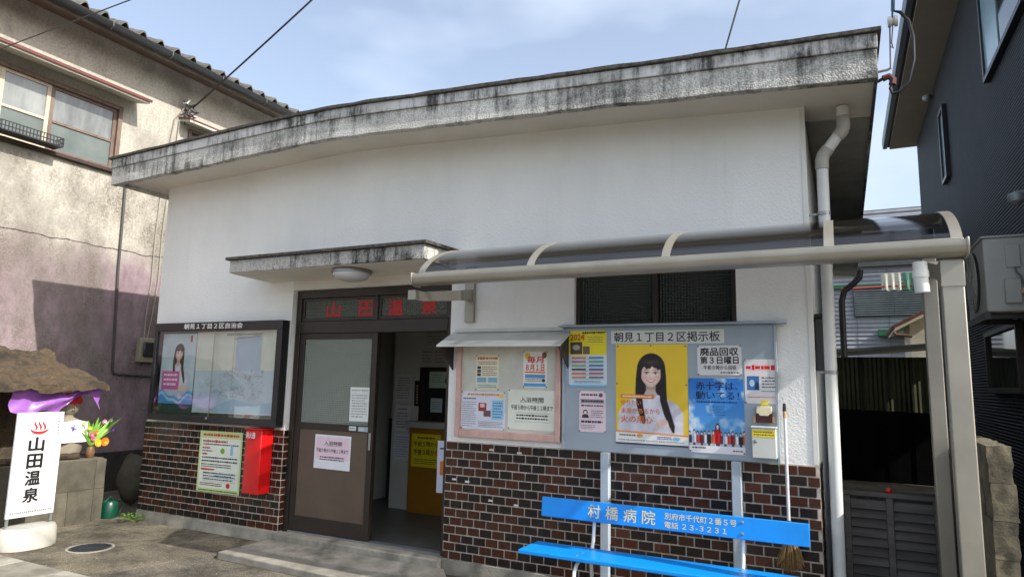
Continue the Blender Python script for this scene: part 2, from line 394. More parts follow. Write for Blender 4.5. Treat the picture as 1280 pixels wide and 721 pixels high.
def m_oldwall():
    mt, n, l, b = newmat('stained_old_plaster')
    g = n.new('ShaderNodeNewGeometry'); sx = n.new('ShaderNodeSeparateXYZ'); l.new(g.outputs['Position'], sx.inputs[0])
    w = fnoise(n, l, 1.6, 5)
    ma = n.new('ShaderNodeMath'); ma.operation = 'MULTIPLY_ADD'; l.new(w, ma.inputs[0]); ma.inputs[1].default_value = 1.1; l.new(sx.outputs['Z'], ma.inputs[2])
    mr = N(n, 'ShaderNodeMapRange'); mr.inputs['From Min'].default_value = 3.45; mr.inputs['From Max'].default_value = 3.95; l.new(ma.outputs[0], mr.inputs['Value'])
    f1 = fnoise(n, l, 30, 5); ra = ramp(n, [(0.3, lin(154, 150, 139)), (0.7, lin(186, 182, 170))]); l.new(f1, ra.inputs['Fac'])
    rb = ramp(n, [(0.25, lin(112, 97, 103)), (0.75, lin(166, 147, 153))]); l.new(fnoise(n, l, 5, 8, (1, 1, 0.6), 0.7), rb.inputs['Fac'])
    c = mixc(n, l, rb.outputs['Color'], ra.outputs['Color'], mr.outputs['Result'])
    # mould blotches
    s = fnoise(n, l, 1.7, 7, (1, 1, 0.55), 0.72); r2 = ramp(n, [(0.42, 0.0), (0.60, 0.9)]); l.new(s, r2.inputs['Fac'])
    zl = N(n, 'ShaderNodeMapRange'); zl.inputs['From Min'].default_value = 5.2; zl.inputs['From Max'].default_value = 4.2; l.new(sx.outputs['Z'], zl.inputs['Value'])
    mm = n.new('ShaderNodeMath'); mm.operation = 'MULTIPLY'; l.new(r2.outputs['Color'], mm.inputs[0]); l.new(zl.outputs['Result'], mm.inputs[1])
    sb = fnoise(n, l, 0.95, 6, (1, 1, 0.8), 0.65); rb2 = ramp(n, [(0.48, 0.0), (0.60, 0.5)]); l.new(sb, rb2.inputs['Fac'])
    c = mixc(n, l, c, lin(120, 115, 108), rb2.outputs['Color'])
    sp = ramp(n, [(0.42, 0.15), (0.58, 1.0)]); l.new(fnoise(n, l, 48, 6, (1, 1, 1), 0.8), sp.inputs['Fac'])
    ms = n.new('ShaderNodeMath'); ms.operation = 'MULTIPLY'; l.new(mm.outputs[0], ms.inputs[0]); l.new(sp.outputs['Color'], ms.inputs[1])
    c = mixc(n, l, c, lin(98, 92, 80), ms.outputs[0])
    s = fnoise(n, l, 4, 8, (1, 1.6, 0.5), 0.75); r3 = ramp(n, [(0.52, 0.0), (0.74, 0.55)]); l.new(s, r3.inputs['Fac'])
    ms2 = n.new('ShaderNodeMath'); ms2.operation = 'MULTIPLY'; l.new(r3.outputs['Color'], ms2.inputs[0]); l.new(sp.outputs['Color'], ms2.inputs[1])
    c = mixc(n, l, c, lin(84, 80, 76), ms2.outputs[0])
    # the wavering crack between the two coats
    w2 = fnoise(n, l, 3.0, 4)
    k = n.new('ShaderNodeMath'); k.operation = 'MULTIPLY_ADD'; l.new(w2, k.inputs[0]); k.inputs[1].default_value = 0.10; l.new(sx.outputs['Z'], k.inputs[2])
    k2 = n.new('ShaderNodeMath'); k2.operation = 'COMPARE'; l.new(k.outputs[0], k2.inputs[0]); k2.inputs[1].default_value = 3.325; k2.inputs[2].default_value = 0.007
    c = mixc(n, l, c, lin(60, 55, 48), k2.outputs[0])
    l.new(c, b.inputs['Base Color']); b.inputs['Roughness'].default_value = 0.95; b.inputs['Specular IOR Level'].default_value = 0.15
    bump(n, l, b, fnoise(n, l, 90, 4), 0.5, 0.005); return mt
def m_ground(name, c1, c2, speck=0.5, scale=1.2):
    mt, n, l, b = newmat(name)
    r = ramp(n, [(0.3, c1), (0.7, c2)]); l.new(fnoise(n, l, scale, 7), r.inputs['Fac'])
    v = N(n, 'ShaderNodeTexVoronoi', Scale=130.0); l.new(pos(n, l), v.inputs['Vector'])
    rv = ramp(n, [(0.0, 0.35), (0.5, 0.95), (1.0, 1.7)]); l.new(v.outputs['Color'], rv.inputs['Fac'])
    c = mixc(n, l, r.outputs['Color'], rv.outputs['Color'], speck, 'MULTIPLY')
    s = fnoise(n, l, 2.4, 9, (1, 1, 1), 0.75); r2 = ramp(n, [(0.46, 0.0), (0.64, 0.8)]); l.new(s, r2.inputs['Fac'])
    c = mixc(n, l, c, tuple(x*0.42 for x in c1), r2.outputs['Color'])
    s = fnoise(n, l, 5.5, 9, (1, 1, 1), 0.8); r2 = ramp(n, [(0.62, 0.0), (0.75, 0.5)]); l.new(s, r2.inputs['Fac'])
    c = mixc(n, l, c, tuple(min(1, x*1.7) for x in c2), r2.outputs['Color'])
    l.new(c, b.inputs['Base Color']); b.inputs['Roughness'].default_value = 0.9; b.inputs['Specular IOR Level'].default_value = 0.25
    ad = n.new('ShaderNodeMath'); ad.operation = 'ADD'; l.new(v.outputs['Distance'], ad.inputs[0]); l.new(fnoise(n, l, 14, 6), ad.inputs[1])
    bump(n, l, b, ad.outputs[0], 0.9, 0.010); return mt
def m_tile(name, c1, c2):
    mt, n, l, b = newmat(name)
    oi = n.new('ShaderNodeObjectInfo')
    w = n.new('ShaderNodeTexWhiteNoise'); w.noise_dimensions = '3D'
    pp = pos(n, l, (1/0.059, 1, 1/0.07)); fl = n.new('ShaderNodeVectorMath'); fl.operation = 'FLOOR'; l.new(pp, fl.inputs[0]); l.new(fl.outputs[0], w.inputs['Vector'])
    r = ramp(n, [(0.0, c1), (1.0, c2)]); l.new(oi.outputs['Random'], r.inputs['Fac'])
    c = mixc(n, l, r.outputs['Color'], tuple(x*1.3 for x in c2), fnoise(n, l, 28, 4))
    s = fnoise(n, l, 4, 8, (1, 1, 0.5), 0.7); r2 = ramp(n, [(0.5, 0.0), (0.8, 0.16)]); l.new(s, r2.inputs['Fac'])
    c = mixc(n, l, c, (0.12, 0.10, 0.085), r2.outputs['Color'])
    l.new(c, b.inputs['Base Color']); b.inputs['Specular IOR Level'].default_value = 0.32
    rr = N(n, 'ShaderNodeMapRange'); rr.inputs['To Min'].default_value = 0.14; rr.inputs['To Max'].default_value = 0.42; l.new(fnoise(n, l, 9, 6), rr.inputs['Value']); l.new(rr.outputs['Result'], b.inputs['Roughness'])
    bump(n, l, b, fnoise(n, l, 40, 3), 0.25, 0.004); return mt
def m_glass(name, tint=(0.9, 0.93, 0.92), refl=1.0, rough=0.03):
    mt, n, l, b = newmat(name); n.remove(b); out = n['Material Output']
    t = n.new('ShaderNodeBsdfTransparent'); t.inputs['Color'].default_value = (*tint, 1)
    g = n.new('ShaderNodeBsdfGlossy'); g.inputs['Roughness'].default_value = rough
    ge = n.new('ShaderNodeNewGeometry'); dt = n.new('ShaderNodeVectorMath'); dt.operation = 'DOT_PRODUCT'
    l.new(ge.outputs['Normal'], dt.inputs[0]); l.new(ge.outputs['Incoming'], dt.inputs[1])
    ab = n.new('ShaderNodeMath'); ab.operation = 'ABSOLUTE'; l.new(dt.outputs['Value'], ab.inputs[0])
    om = n.new('ShaderNodeMath'); om.operation = 'SUBTRACT'; om.inputs[0].default_value = 1.0; l.new(ab.outputs[0], om.inputs[1])
    pw5 = n.new('ShaderNodeMath'); pw5.operation = 'POWER'; l.new(om.outputs[0], pw5.inputs[0]); pw5.inputs[1].default_value = 5.0
    ma = n.new('ShaderNodeMath'); ma.operation = 'MULTIPLY_ADD'; ma.use_clamp = True; l.new(pw5.outputs[0], ma.inputs[0]); ma.inputs[1].default_value = 0.95*refl; ma.inputs[2].default_value = 0.045*refl
    src = ma.outputs[0]
    x = n.new('ShaderNodeMixShader'); l.new(src, x.inputs[0]); l.new(t.outputs[0], x.inputs[1]); l.new(g.outputs[0], x.inputs[2]); l.new(x.outputs[0], out.inputs['Surface'])
    return mt
def m_figured(name, col, sc=55.0, rough=0.16, clear=0.35, axis='xz'):
    """figured (diamond-rolled) window glass"""
    mt, n, l, b = newmat(name); out = n['Material Output']
    g = n.new('ShaderNodeNewGeometry'); sx = n.new('ShaderNodeSeparateXYZ'); l.new(g.outputs['Position'], sx.inputs[0])
    def wave(sgn):
        a = n.new('ShaderNodeMath'); a.operation = 'MULTIPLY_ADD'; l.new(sx.outputs['Z'], a.inputs[0]); a.inputs[1].default_value = sgn
        l.new(sx.outputs['X' if axis == 'xz' else 'Y'], a.inputs[2])
        k = n.new('ShaderNodeMath'); k.operation = 'MULTIPLY'; l.new(a.outputs[0], k.inputs[0]); k.inputs[1].default_value = sc*2*PI/2
        s = n.new('ShaderNodeMath'); s.operation = 'SINE'; l.new(k.outputs[0], s.inputs[0]); return s.outputs[0]
    ad = n.new('ShaderNodeMath'); ad.operation = 'MULTIPLY'; l.new(wave(1.0), ad.inputs[0]); l.new(wave(-1.0), ad.inputs[1])
    bump(n, l, b, ad.outputs[0], 1.0, 0.007)
    b.inputs['Base Color'].default_value = (*col, 1); b.inputs['Roughness'].default_value = rough; b.inputs['Specular IOR Level'].default_value = 0.8
    t = n.new('ShaderNodeBsdfTransparent'); t.inputs['Color'].default_value = (0.75, 0.8, 0.76, 1)
    x = n.new('ShaderNodeMixShader'); x.inputs[0].default_value = clear
    l.new(b.outputs[0], x.inputs[1]); l.new(t.outputs[0], x.inputs[2]); l.new(x.outputs[0], out.inputs['Surface'])
    return mt
def m_siding(name, c1, c2, pitch=0.03, vert=False, strength=0.9, axis='Z'):
    mt, n, l, b = newmat(name)
    g = n.new('ShaderNodeNewGeometry'); sx = n.new('ShaderNodeSeparateXYZ'); l.new(g.outputs['Position'], sx.inputs[0])
    k = n.new('ShaderNodeMath'); k.operation = 'MULTIPLY'; l.new(sx.outputs[axis], k.inputs[0]); k.inputs[1].default_value = 2*PI/pitch
    s = n.new('ShaderNodeMath'); s.operation = 'SINE'; l.new(k.outputs[0], s.inputs[0])
    r = ramp(n, [(0.3, c1), (0.7, c2)]); l.new(fnoise(n, l, 2, 5), r.inputs['Fac']); l.new(r.outputs['Color'], b.inputs['Base Color'])
    b.inputs['Roughness'].default_value = 0.6; b.inputs['Specular IOR Level'].default_value = 0.2; bump(n, l, b, s.outputs[0], strength, pitch*0.22); return mt

STUCCO = m_stucco(); FASC_L = m_fascia('pebbled_fascia'); FASC_U = m_fascia('rendered_fascia', False, (222, 223, 222), 0.95)
FASC_C = m_fascia('canopy_edge_concrete', True, (205, 203, 196), 1.0)
OLDWALL = m_oldwall()
COPING = mat('black_coping', (0.055, 0.05, 0.043), 0.9, var=0.75, vs=26, bmp=0.4, bs=90)
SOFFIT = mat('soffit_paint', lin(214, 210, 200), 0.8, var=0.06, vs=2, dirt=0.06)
SOFFIT_D = mat('shaded_side_soffit', lin(150, 150, 144), 0.8, var=0.15, vs=3)  # greyer than the front soffit: the side eave's shade is in the colour
MORTAR = mat('pale_mortar', lin(190, 180, 168), 0.9, var=0.35, vs=14)
TILE_R = m_tile('red_brown_tile', (0.022, 0.0072, 0.004), (0.056, 0.018, 0.009))
TILE_K = m_tile('black_brown_tile', (0.0055, 0.0045, 0.0042), (0.014, 0.009, 0.0075))
CONC = mat('concrete', lin(124, 120, 108), 0.9, var=0.28, vs=6, bmp=0.5, bs=70, dirt=0.5)
CONC_L = mat('light_concrete', lin(146, 142, 130), 0.9, var=0.3, vs=5, bmp=0.6, bs=60, dirt=0.75)
BRONZE = mat('bronze_aluminium', lin(52, 45, 39), 0.42, 0.35, var=0.1, vs=8)
BRONZE_P = mat('brown_door_panel', lin(92, 78, 66), 0.5, 0.1, var=0.1, vs=4, dirt=0.1)
BLACK = mat('black_paint', (0.014, 0.014, 0.015), 0.4, var=0.2, vs=6)
ALU = mat('champagne_aluminium', lin(160, 155, 143), 0.36, 0.45, var=0.10, vs=3, dirt=0.12)
ALU_G = mat('grey_aluminium', lin(150, 152, 152), 0.35, 0.6, var=0.08, vs=6)
PVC = mat('white_pipe', lin(214, 216, 212), 0.4, var=0.06, vs=4, dirt=0.12)
PVC_G = mat('grey_pipe_joint', lin(168, 166, 158), 0.5, var=0.06, vs=4)
WHITE = mat('white_paint', lin(226, 226, 222), 0.4, var=0.04, vs=5)
GLASS = m_glass('clear_glass'); FIG = m_figured('figured_glass', lin(146, 156, 146), 48.0, 0.15, 0.10)
FIG_D = m_figured('dark_figured_glass', lin(50, 58, 52), 42.0, 0.2, 0.15)

# ------------------------------------------------------------------ the ground
GZ = -0.12
g = MB()
xs = [-400, -60, -20]+[-12+0.5*i for i in range(37)]+[20, 60, 400]; ys = [-400, -60, -14]+[-6+0.5*i for i in range(29)]+[20, 60, 400]
g.grid(lambda i, j: (xs[i], ys[j], GZ+0.004*mnoise.noise(Vector((xs[i]*0.9, ys[j]*0.9, 0)))), len(xs), len(ys))
tag(g.build('ground', m_ground('worn_asphalt', lin(70, 66, 58), lin(98, 92, 80), 0.6)), kind='structure')
ROADM = m_ground('pale_bounce_road', lin(138, 134, 124), lin(166, 160, 148), 0.5)  # road tone lightened to bounce sunlight onto the front wall
tag(MB().box(-14, 6, -11, -2.06, GZ-0.03, GZ+0.009).build('road', ROADM), kind='structure')
PAV1 = m_ground('fine_tan_concrete', lin(100, 94, 82), lin(138, 130, 111), 0.8, 2.2); PAV2 = m_ground('coarse_asphalt_patch', lin(88, 84, 77), lin(134, 127, 112), 1.0, 2.6)
pv = bpy.data.objects.new('pavement', None); COL.objects.link(pv); pv.location = (-5, -0.8, GZ); pv['kind'] = 'structure'
for pts, mt in (([(-9.25, -1.57), (-7.31, -1.57), (-7.36, 0.02), (-9.25, 6.0)], PAV1), ([(-7.30, -1.57), (-5.50, -1.57), (-5.36, -1.0), (-5.33, -0.45), (-7.34, -0.40)], PAV1), ([(-7.34, -0.392), (-5.33, -0.442), (-5.145, -0.66), (-5.115, -0.03), (-7.35, -0.03)], PAV1),
                ([(-5.49, -1.57), (-2.6, -1.57), (-2.62, -0.76), (-5.14, -0.70), (-5.325, -0.452), (-5.352, -1.0)], PAV2), ([(-2.592, -1.57), (0.62, -1.57), (0.62, -0.03), (-2.90, -0.03), (-2.90, -0.30), (-3.0, -0.752), (-2.612, -0.762)], PAV1)):
    MB().prism(pts, 'z', GZ-0.03, GZ+0.007).build('paving_slab', mt, pv, 0.003)
kb = thing('drain_kerb', None, None, (-5, -1.7, GZ)); kb['kind'] = 'structure'
for nme in ('label', 'category'):
    if nme in kb: del kb[nme]
for i in range(26):
    x0 = -10.0+i*0.6
    MB().box(x0, x0+0.592, -1.98, -1.58, GZ-0.05, GZ+0.014+0.002*random.random()).build('kerb_slab', CONC_L if i % 3 else CONC, kb, 0.006)

# ------------------------------------------------------------------ the bathhouse
L, D0, D1, W0, W1, R_ = -7.19, -5.08, -3.157, -1.97, -0.69, -0.18
def interp(tab, x):
    if x <= tab[0][0]: return tab[0][1]
    for (a, b), (c, d) in zip(tab, tab[1:]):
        if x <= c: return b+(d-b)*(x-a)/(c-a)
    return tab[-1][1]
FB = [(-7.54, 3.672), (-6.4, 3.696), (-5.6, 3.718), (-5.0, 3.738), (-4.6, 3.748), (-4.2, 3.746), (-3.7, 3.722), (-2.5, 3.657), (-1.27, 3.588), (0.28, 3.477)]
FT = [(-7.54, 3.998), (-6.1, 4.029), (-5.3, 4.048), (-4.8, 4.056), (-4.3, 4.054), (-3.8, 4.036), (-2.5, 3.957), (-1.27, 3.884), (0.28, 3.803)]
house = thing('bathhouse', 'low white stuccoed bathhouse with brown tiled base and weathered flat roof edge', 'building', (-3.7, 0, GZ))
w = MB()
for x0, x1, z0, z1 in ((L, D0, 0, 3.4), (D0, D1, 2.40, 3.4), (D1, W0, 0, 3.4), (W0, W1, 0, 1.95), (W0, W1, 2.50, 3.4), (W1, R_, 0, 3.4)):
    w.box(x0, x1, 0, 0.15, z0, z1)
xs = [L+(R_-L)*i/24 for i in range(25)]
w.prism([(x, 3.4) for x in xs]+[(x, interp(FB, x)+0.06) for x in reversed(xs)], 'y', 0, 0.15)
w.box(R_-0.15, R_, 0.15, 8, GZ, 3.50); w.box(L, L+0.15, 0.15, 8, GZ, 3.6); w.box(L, R_, 8, 8.15, GZ, 3.5)
wall_o = w.build('wall', STUCCO, house)
# corner strip and a patch of newer render round the window
box('corner_bead', mat('bead_white', lin(222, 222, 216), 0.6, var=0.04), house, R_-0.03, R_+0.004, -0.006, 0.04, 0.99, 3.56, 0.002)
# roof slab
st = [-7.54+i*(0.28+7.54)/46 for i in range(47)]
rng = random.Random(3)
jit = [rng.uniform(-0.006, 0.006) for _ in st]
def strip(zlo, zhi, y0, y1, xe=0.0):
    mb = MB()
    X = list(st); X[0] -= xe; X[-1] += xe
    P = [[(x, y0, zlo(x, i)), (x, y0, zhi(x, i)), (x, y1, zhi(x, i)), (x, y1, zlo(x, i))] for i, x in enumerate(X)]
    vs = [p for r in P for p in r]; n = len(P)
    fs = [(i*4+k, i*4+(k+1) % 4, (i+1)*4+(k+1) % 4, (i+1)*4+k) for i in range(n-1) for k in range(4)]+[(3, 2, 1, 0), (n*4-4, n*4-3, n*4-2, n*4-1)]
    mb._add(vs, fs, 0); return mb
zb = lambda x, i: interp(FB, x)+jit[i]*(1 if rng.random() < 0.9 else -1.6)
zmid = lambda x, i: interp(FB, x)+(interp(FT, x)-interp(FB, x))*0.60
ztop = lambda x, i: interp(FT, x)-0.028
roof = strip(lambda x, i: interp(FB, x)+0.045, ztop, -0.43, 8.4).build('roof', SOFFIT, house)
strip(zb, zmid, -0.50, -0.431).build('lower_fascia', FASC_L, roof, 0.004)
strip(lambda x, i: zmid(x, i)+0.002, ztop, -0.516, -0.431, 0.006).build('upper_fascia', FASC_U, roof, 0.004)
strip(lambda x, i: ztop(x, i)+0.001, lambda x, i: interp(FT, x)+0.002+jit[i]*0.9, -0.540, 8.45, 0.03).build('coping', COPING, roof, 0.003)
for xa, xb in ((0.262, 0.28), (-7.54, -7.46)):
    MB().prism([(xa, interp(FB, xa)+0.012), (xb, interp(FB, xb)+0.012), (xb, interp(FT, xb)-0.03), (xa, interp(FT, xa)-0.03)], 'y', -0.43, 8.4).build('side_fascia', FASC_U, roof)
for i in range(14):
    y0 = 0.30+i*0.56
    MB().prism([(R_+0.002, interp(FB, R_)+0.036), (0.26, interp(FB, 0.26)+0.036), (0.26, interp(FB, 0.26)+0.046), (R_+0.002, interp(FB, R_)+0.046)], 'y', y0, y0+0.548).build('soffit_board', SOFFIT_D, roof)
# taller bath hall behind the entrance block, with its lean-to roof
MB().prism([(-7.1, 3.9), (-1.0, 3.9), (-1.0, 4.2), (-3.6, 4.80), (-5.0, 4.92), (-7.1, 4.88)], 'y', 1.32, 7.6).build('bath_hall', STUCCO, house)

# tiled dado: mortar bed, then every tile
TW, TH, JW, JH = 0.1095, 0.0612, 0.009, 0.009
dado = MB().box(D1, R_, -0.006, 0.0, 0, 0.985).box(R_, R_+0.006, -0.006, 0.4, 0, 0.985).build('tiled_base', MORTAR, house)
dado_l = MB().box(L-0.02, D0, -0.006, 0.0, 0, 0.985).box(D0, D0+0.006, -0.006, 0.085, 0, 0.985).box(L-0.02, L, 0, 0.3, 0, 0.985).build('tiled_base', MORTAR, house)
meshes = {}
def tile_mesh(wd, mt):
    k = (round(wd, 3), mt.name)
    if k not in meshes:
        b = 0.0025; hw, hh = wd/2, TH/2
        vs = [(-hw, 0, -hh), (hw, 0, -hh), (hw, 0, hh), (-hw, 0, hh), (-hw+b, -0.0065, -hh+b), (hw-b, -0.0065, -hh+b), (hw-b, -0.0065, hh-b), (-hw+b, -0.0065, hh-b)]
        me = bpy.data.meshes.new('tile'); me.from_pydata(vs, [], [(4, 5, 6, 7), (0, 1, 5, 4), (1, 2, 6, 5), (2, 3, 7, 6), (3, 0, 4, 7)]); me.materials.append(mt); meshes[k] = me
    return meshes[k]
stuff = MB(); singles = []; tr = random.Random(11)
for (xa, xb) in ((D1, R_+0.006), (L-0.02, D0+0.006)):
    for row in range(14):
        zc = 0.98-0.035-row*0.07
        x = xa-(0.059 if row % 2 else 0.0)+0.005
        while x < xb-0.012:
            a, b = max(x, xa+0.002), min(x+TW, xb-0.002)
            if b-a > 0.015:
                mt = TILE_R if tr.random() < 0.47 else TILE_K
                singles.append(((a+b)/2, zc, b-a, mt))
            x += TW+JW
singles.sort(key=lambda t: -t[0])
for i, (xc, zc, wd, mt) in enumerate(singles):
    if i < 300:
        o = bpy.data.objects.new('tile', tile_mesh(wd, mt)); COL.objects.link(o)
        o.location = (xc, -0.006-0.0006*tr.random(), zc+tr.uniform(-0.0012, 0.0012)); o.rotation_euler = (tr.uniform(-0.012, 0.012), tr.uniform(-0.006, 0.006), tr.uniform(-0.012, 0.012)); o.parent = dado; o.matrix_parent_inverse = Matrix.Identity(4)
    else:
        dx, dz = tr.uniform(-0.001, 0.001), tr.uniform(-0.0012, 0.0012); hw, hh, b = wd/2, TH/2, 0.0025; k = tr.uniform(-0.012, 0.012)
        y0 = -0.006; y1 = -0.0125
        stuff._add([(xc+u+dx, y+(u*k if y == y1 else 0), zc+v+dz) for u, y, v in ((-hw, y0, -hh), (hw, y0, -hh), (hw, y0, hh), (-hw, y0, hh), (-hw+b, y1, -hh+b), (hw-b, y1, -hh+b), (hw-b, y1, hh-b), (-hw+b, y1, hh-b))],
                   [(4, 5, 6, 7), (0, 1, 5, 4), (1, 2, 6, 5), (2, 3, 7, 6), (3, 0, 4, 7)], 0 if mt is TILE_R else 1)
for row in range(14):         # the return into the doorway
    zc = 0.98-0.035-row*0.07
    y0 = -0.002
    while y0 < 0.08:
        y1 = min(y0+(TW if (row % 2) else 0.052), 0.082)
        if y1-y0 > 0.012: stuff.box(D0+0.006, D0+0.0125, y0, y1, zc-0.03, zc+0.03, 0 if tr.random() < 0.5 else 1)
        y0 = y1+0.01
for row in range(14):         # and round the alley corner
    zc = 0.98-0.035-row*0.07; y0 = -0.002+(0.054 if row % 2 else 0)
    while y0 < 0.36:
        stuff.box(R_+0.006, R_+0.0125, y0, y0+TW, zc-0.03, zc+0.03, 0 if tr.random() < 0.5 else 1); y0 += TW+0.0105
so = stuff.build('remaining_tiles', [TILE_R, TILE_K], dado, smooth=False); so['kind'] = 'stuff'
# torn remains of old stickers on the tiles
scr = MB()
for x, z in ((-2.70, 0.935), (-2.44, 0.925), (-3.06, 0.665), (-2.93, 0.655), (-2.70, 0.52), (-2.46, 0.505)):
    scr.box(x-0.021, x+0.021, -0.0142, -0.0132, z-0.008, z+0.008)
so2 = scr.build('sticker_scraps', mat('scrap_paper', lin(206, 200, 196), 0.8, var=0.15), dado); so2['kind'] = 'stuff'
# plinth, sill and doorstep
box('plinth', CONC_L, house, L-0.02, D0+0.01, -0.022, 0.15, GZ-0.1, -0.001, 0.006); box('plinth', CONC_L, house, D1, R_+0.01, -0.022, 0.15, GZ-0.1, -0.001, 0.006)
box('door_sill', CONC_L, house, D0+0.012, D1-0.002, -0.07, 0.15, GZ-0.1, -0.004, 0.012)
stp = MB().prism([(-5.13, -0.66), (-3.02, -0.74), (-2.92, -0.30), (-3.10, -0.072), (-5.11, -0.072)], 'z', GZ-0.1, -0.062)
stp.build('doorstep', CONC_L, house, 0.012)

# door canopy slab
ec = MB().prism([(-0.52, 2.520), (0.0, 2.500), (0.0, 2.660), (-0.52, 2.645)], 'x', -5.44, -3.12).build('entrance_canopy', FASC_C, house, 0.006)
MB().prism([(-0.55, 2.646), (0.0, 2.661), (0.0, 2.69), (-0.55, 2.675)], 'x', -5.475, -3.085).build('canopy_coping', COPING, ec, 0.004)
MB().prism([(-0.500, 2.514), (-0.001, 2.494), (-0.001, 2.499), (-0.500, 2.519)], 'x', -5.42, -3.14).build('canopy_soffit', SOFFIT, ec)
box('lintel', SOFFIT, house, D0, D1, -0.004, 0.0, 2.402, 2.493)

# ---- doorway
FIG_T = m_figured('transom_figured_glass', lin(96, 102, 94), 42.0, 0.2, 0.12)
fr = MB()
fr.box(D0+0.014, D0+0.075, 0.05, 0.13, 0.0, 2.398).box(D1-0.06, D1-0.002, 0.05, 0.13, 0.0, 2.398)
fr.box(D0+0.075, D1-0.06, 0.05, 0.13, 2.315, 2.398).box(D0+0.075, D1-0.06, 0.045, 0.13, 1.955, 2.075)
fr.box(-4.065, -4.025, 0.055, 0.12, 2.075, 2.315)
door_frame = fr.build('door_frame', BRONZE, house, 0.004)
for x0, x1 in ((D0+0.078, -4.068), (-4.022, D1-0.063)):
    f2 = MB(); f2.box(x0, x0+0.03, 0.068, 0.098, 2.08, 2.31).box(x1-0.03, x1, 0.068, 0.098, 2.08, 2.31).box(x0+0.03, x1-0.03, 0.068, 0.098, 2.08, 2.105).box(x0+0.03, x1-0.03, 0.068, 0.098, 2.29, 2.31)
    f2.build('transom_sash', BRONZE, door_frame)
    box('transom_pane', FIG_T, door_frame, x0+0.03, x1-0.03, 0.080, 0.086, 2.105, 2.29)
tp = Plane((0, 0.0785, 0))
for ch, x, hw in (('山', -4.60, 0.095), ('田', -4.185, 0.10), ('温', -3.835, 0.10), ('泉', -3.445, 0.10)):
    tm = MB(); text_into(tm, tp, ch, x-hw*0.88, 2.118, x+hw*0.88, 2.268, 0, 0, 0.05); tm.build('lettering', ink((176, 26, 22)), door_frame, smooth=False)
sd = thing('sliding_door', 'brown aluminium sliding door with figured glass above a plain panel, slid half open', 'door', (-4.5, 0.08, 0.0))
for k, (y0, x0, x1) in enumerate(((0.058, -5.0, -4.015), (0.100, -5.0, -4.03))):
    s = MB(); yb = y0+0.034
    s.box(x0, x0+0.065, y0, yb, 0.02, 1.953).box(x1-0.065, x1, y0, yb, 0.02, 1.953).box(x0+0.065, x1-0.065, y0, yb, 0.02, 0.16).box(x0+0.065, x1-0.065, y0, yb, 1.895, 1.953).box(x0+0.065, x1-0.065, y0, yb, 1.00, 1.065)
    lf = s.build('door_leaf', BRONZE, sd, 0.003)
    box('pane', FIG if k == 0 else FIG_D, lf, x0+0.065, x1-0.065, y0+0.013, y0+0.019, 1.065, 1.895)
    box('kick_panel', BRONZE_P, lf, x0+0.065, x1-0.065, y0+0.010, y0+0.022, 0.16, 1.00)
    if k == 0: box('pull_handle', ALU_G, lf, x1-0.045, x1-0.02, y0-0.006, y0-0.001, 0.84, 1.0, 0.002)
rl = MB()
for y in (0.055, 0.075, 0.095, 0.115, 0.135): rl.box(D0+0.075, D1-0.06, y, y+0.006, -0.003, 0.014)
rl.build('door_track', ALU_G, house)

# ---- entrance room seen through the open half
IW = mat('room_white_paint', lin(196, 196, 190), 0.7, var=0.05); IFL = mat('room_floor_tile', lin(88, 88, 84), 0.4, var=0.18, vs=4)
rm = MB(); rm.box(-5.4, -3.0, 0.151, 2.2, -0.05, -0.002)
room_floor = rm.build('room_floor', IFL, house)
rw = MB(); rw.box(-4.93, -3.0, 1.60, 1.7, 0, 2.45).box(-3.05, -2.95, 0.152, 1.6, 0, 2.45).box(-5.5, -5.4, 0.152, 2.2, 0, 2.45).box(-5.4, -4.93, 2.2, 2.3, 0, 2.45)
rw.build('room_wall', IW, house); box('room_ceiling', IW, house, -5.5, -2.95, 0.152, 2.3, 2.45, 2.5)
box('dark_lower_panel', mat('room_dark_panel', (0.02, 0.018, 0.016), 0.6), house, -5.399, -4.932, 2.17, 2.199, 0, 1.0)  # near-black panel across the lower back of the room
ct = thing('reception_counter', 'ochre reception counter with a grey ledge inside the doorway', 'counter', (-4.3, 1.5, 0))
box('counter_front', mat('ochre_board', lin(150, 104, 24), 0.5, var=0.12), ct, -4.60, -3.06, 1.50, 1.598, 0.0, 0.955)
box('ledge', mat('ledge_grey', lin(170, 170, 164), 0.5), ct, -4.62, -3.06, 1.44, 1.598, 0.957, 1.03, 0.006)
rwn = thing('reception_window', 'dark framed reception window above the ochre counter', 'window', (-4.2, 1.57, 1.04))
f2 = MB()
f2.box(-4.52, -4.47, 1.545, 1.599, 1.04, 1.66).box(-3.70, -3.65, 1.545, 1.599, 1.04, 1.66).box(-4.47, -3.70, 1.545, 1.599, 1.04, 1.08).box(-4.47, -3.70, 1.545, 1.599, 1.62, 1.66).box(-4.09, -4.05, 1.55, 1.599, 1.08, 1.62)
f2.build('frame', BRONZE, rwn, 0.003)
for a, b_ in ((-4.47, -4.09), (-4.05, -3.70)): box('pane', mat('dim_glass', (0.02, 0.022, 0.022), 0.12), rwn, a, b_, 1.575, 1.58, 1.08, 1.62)

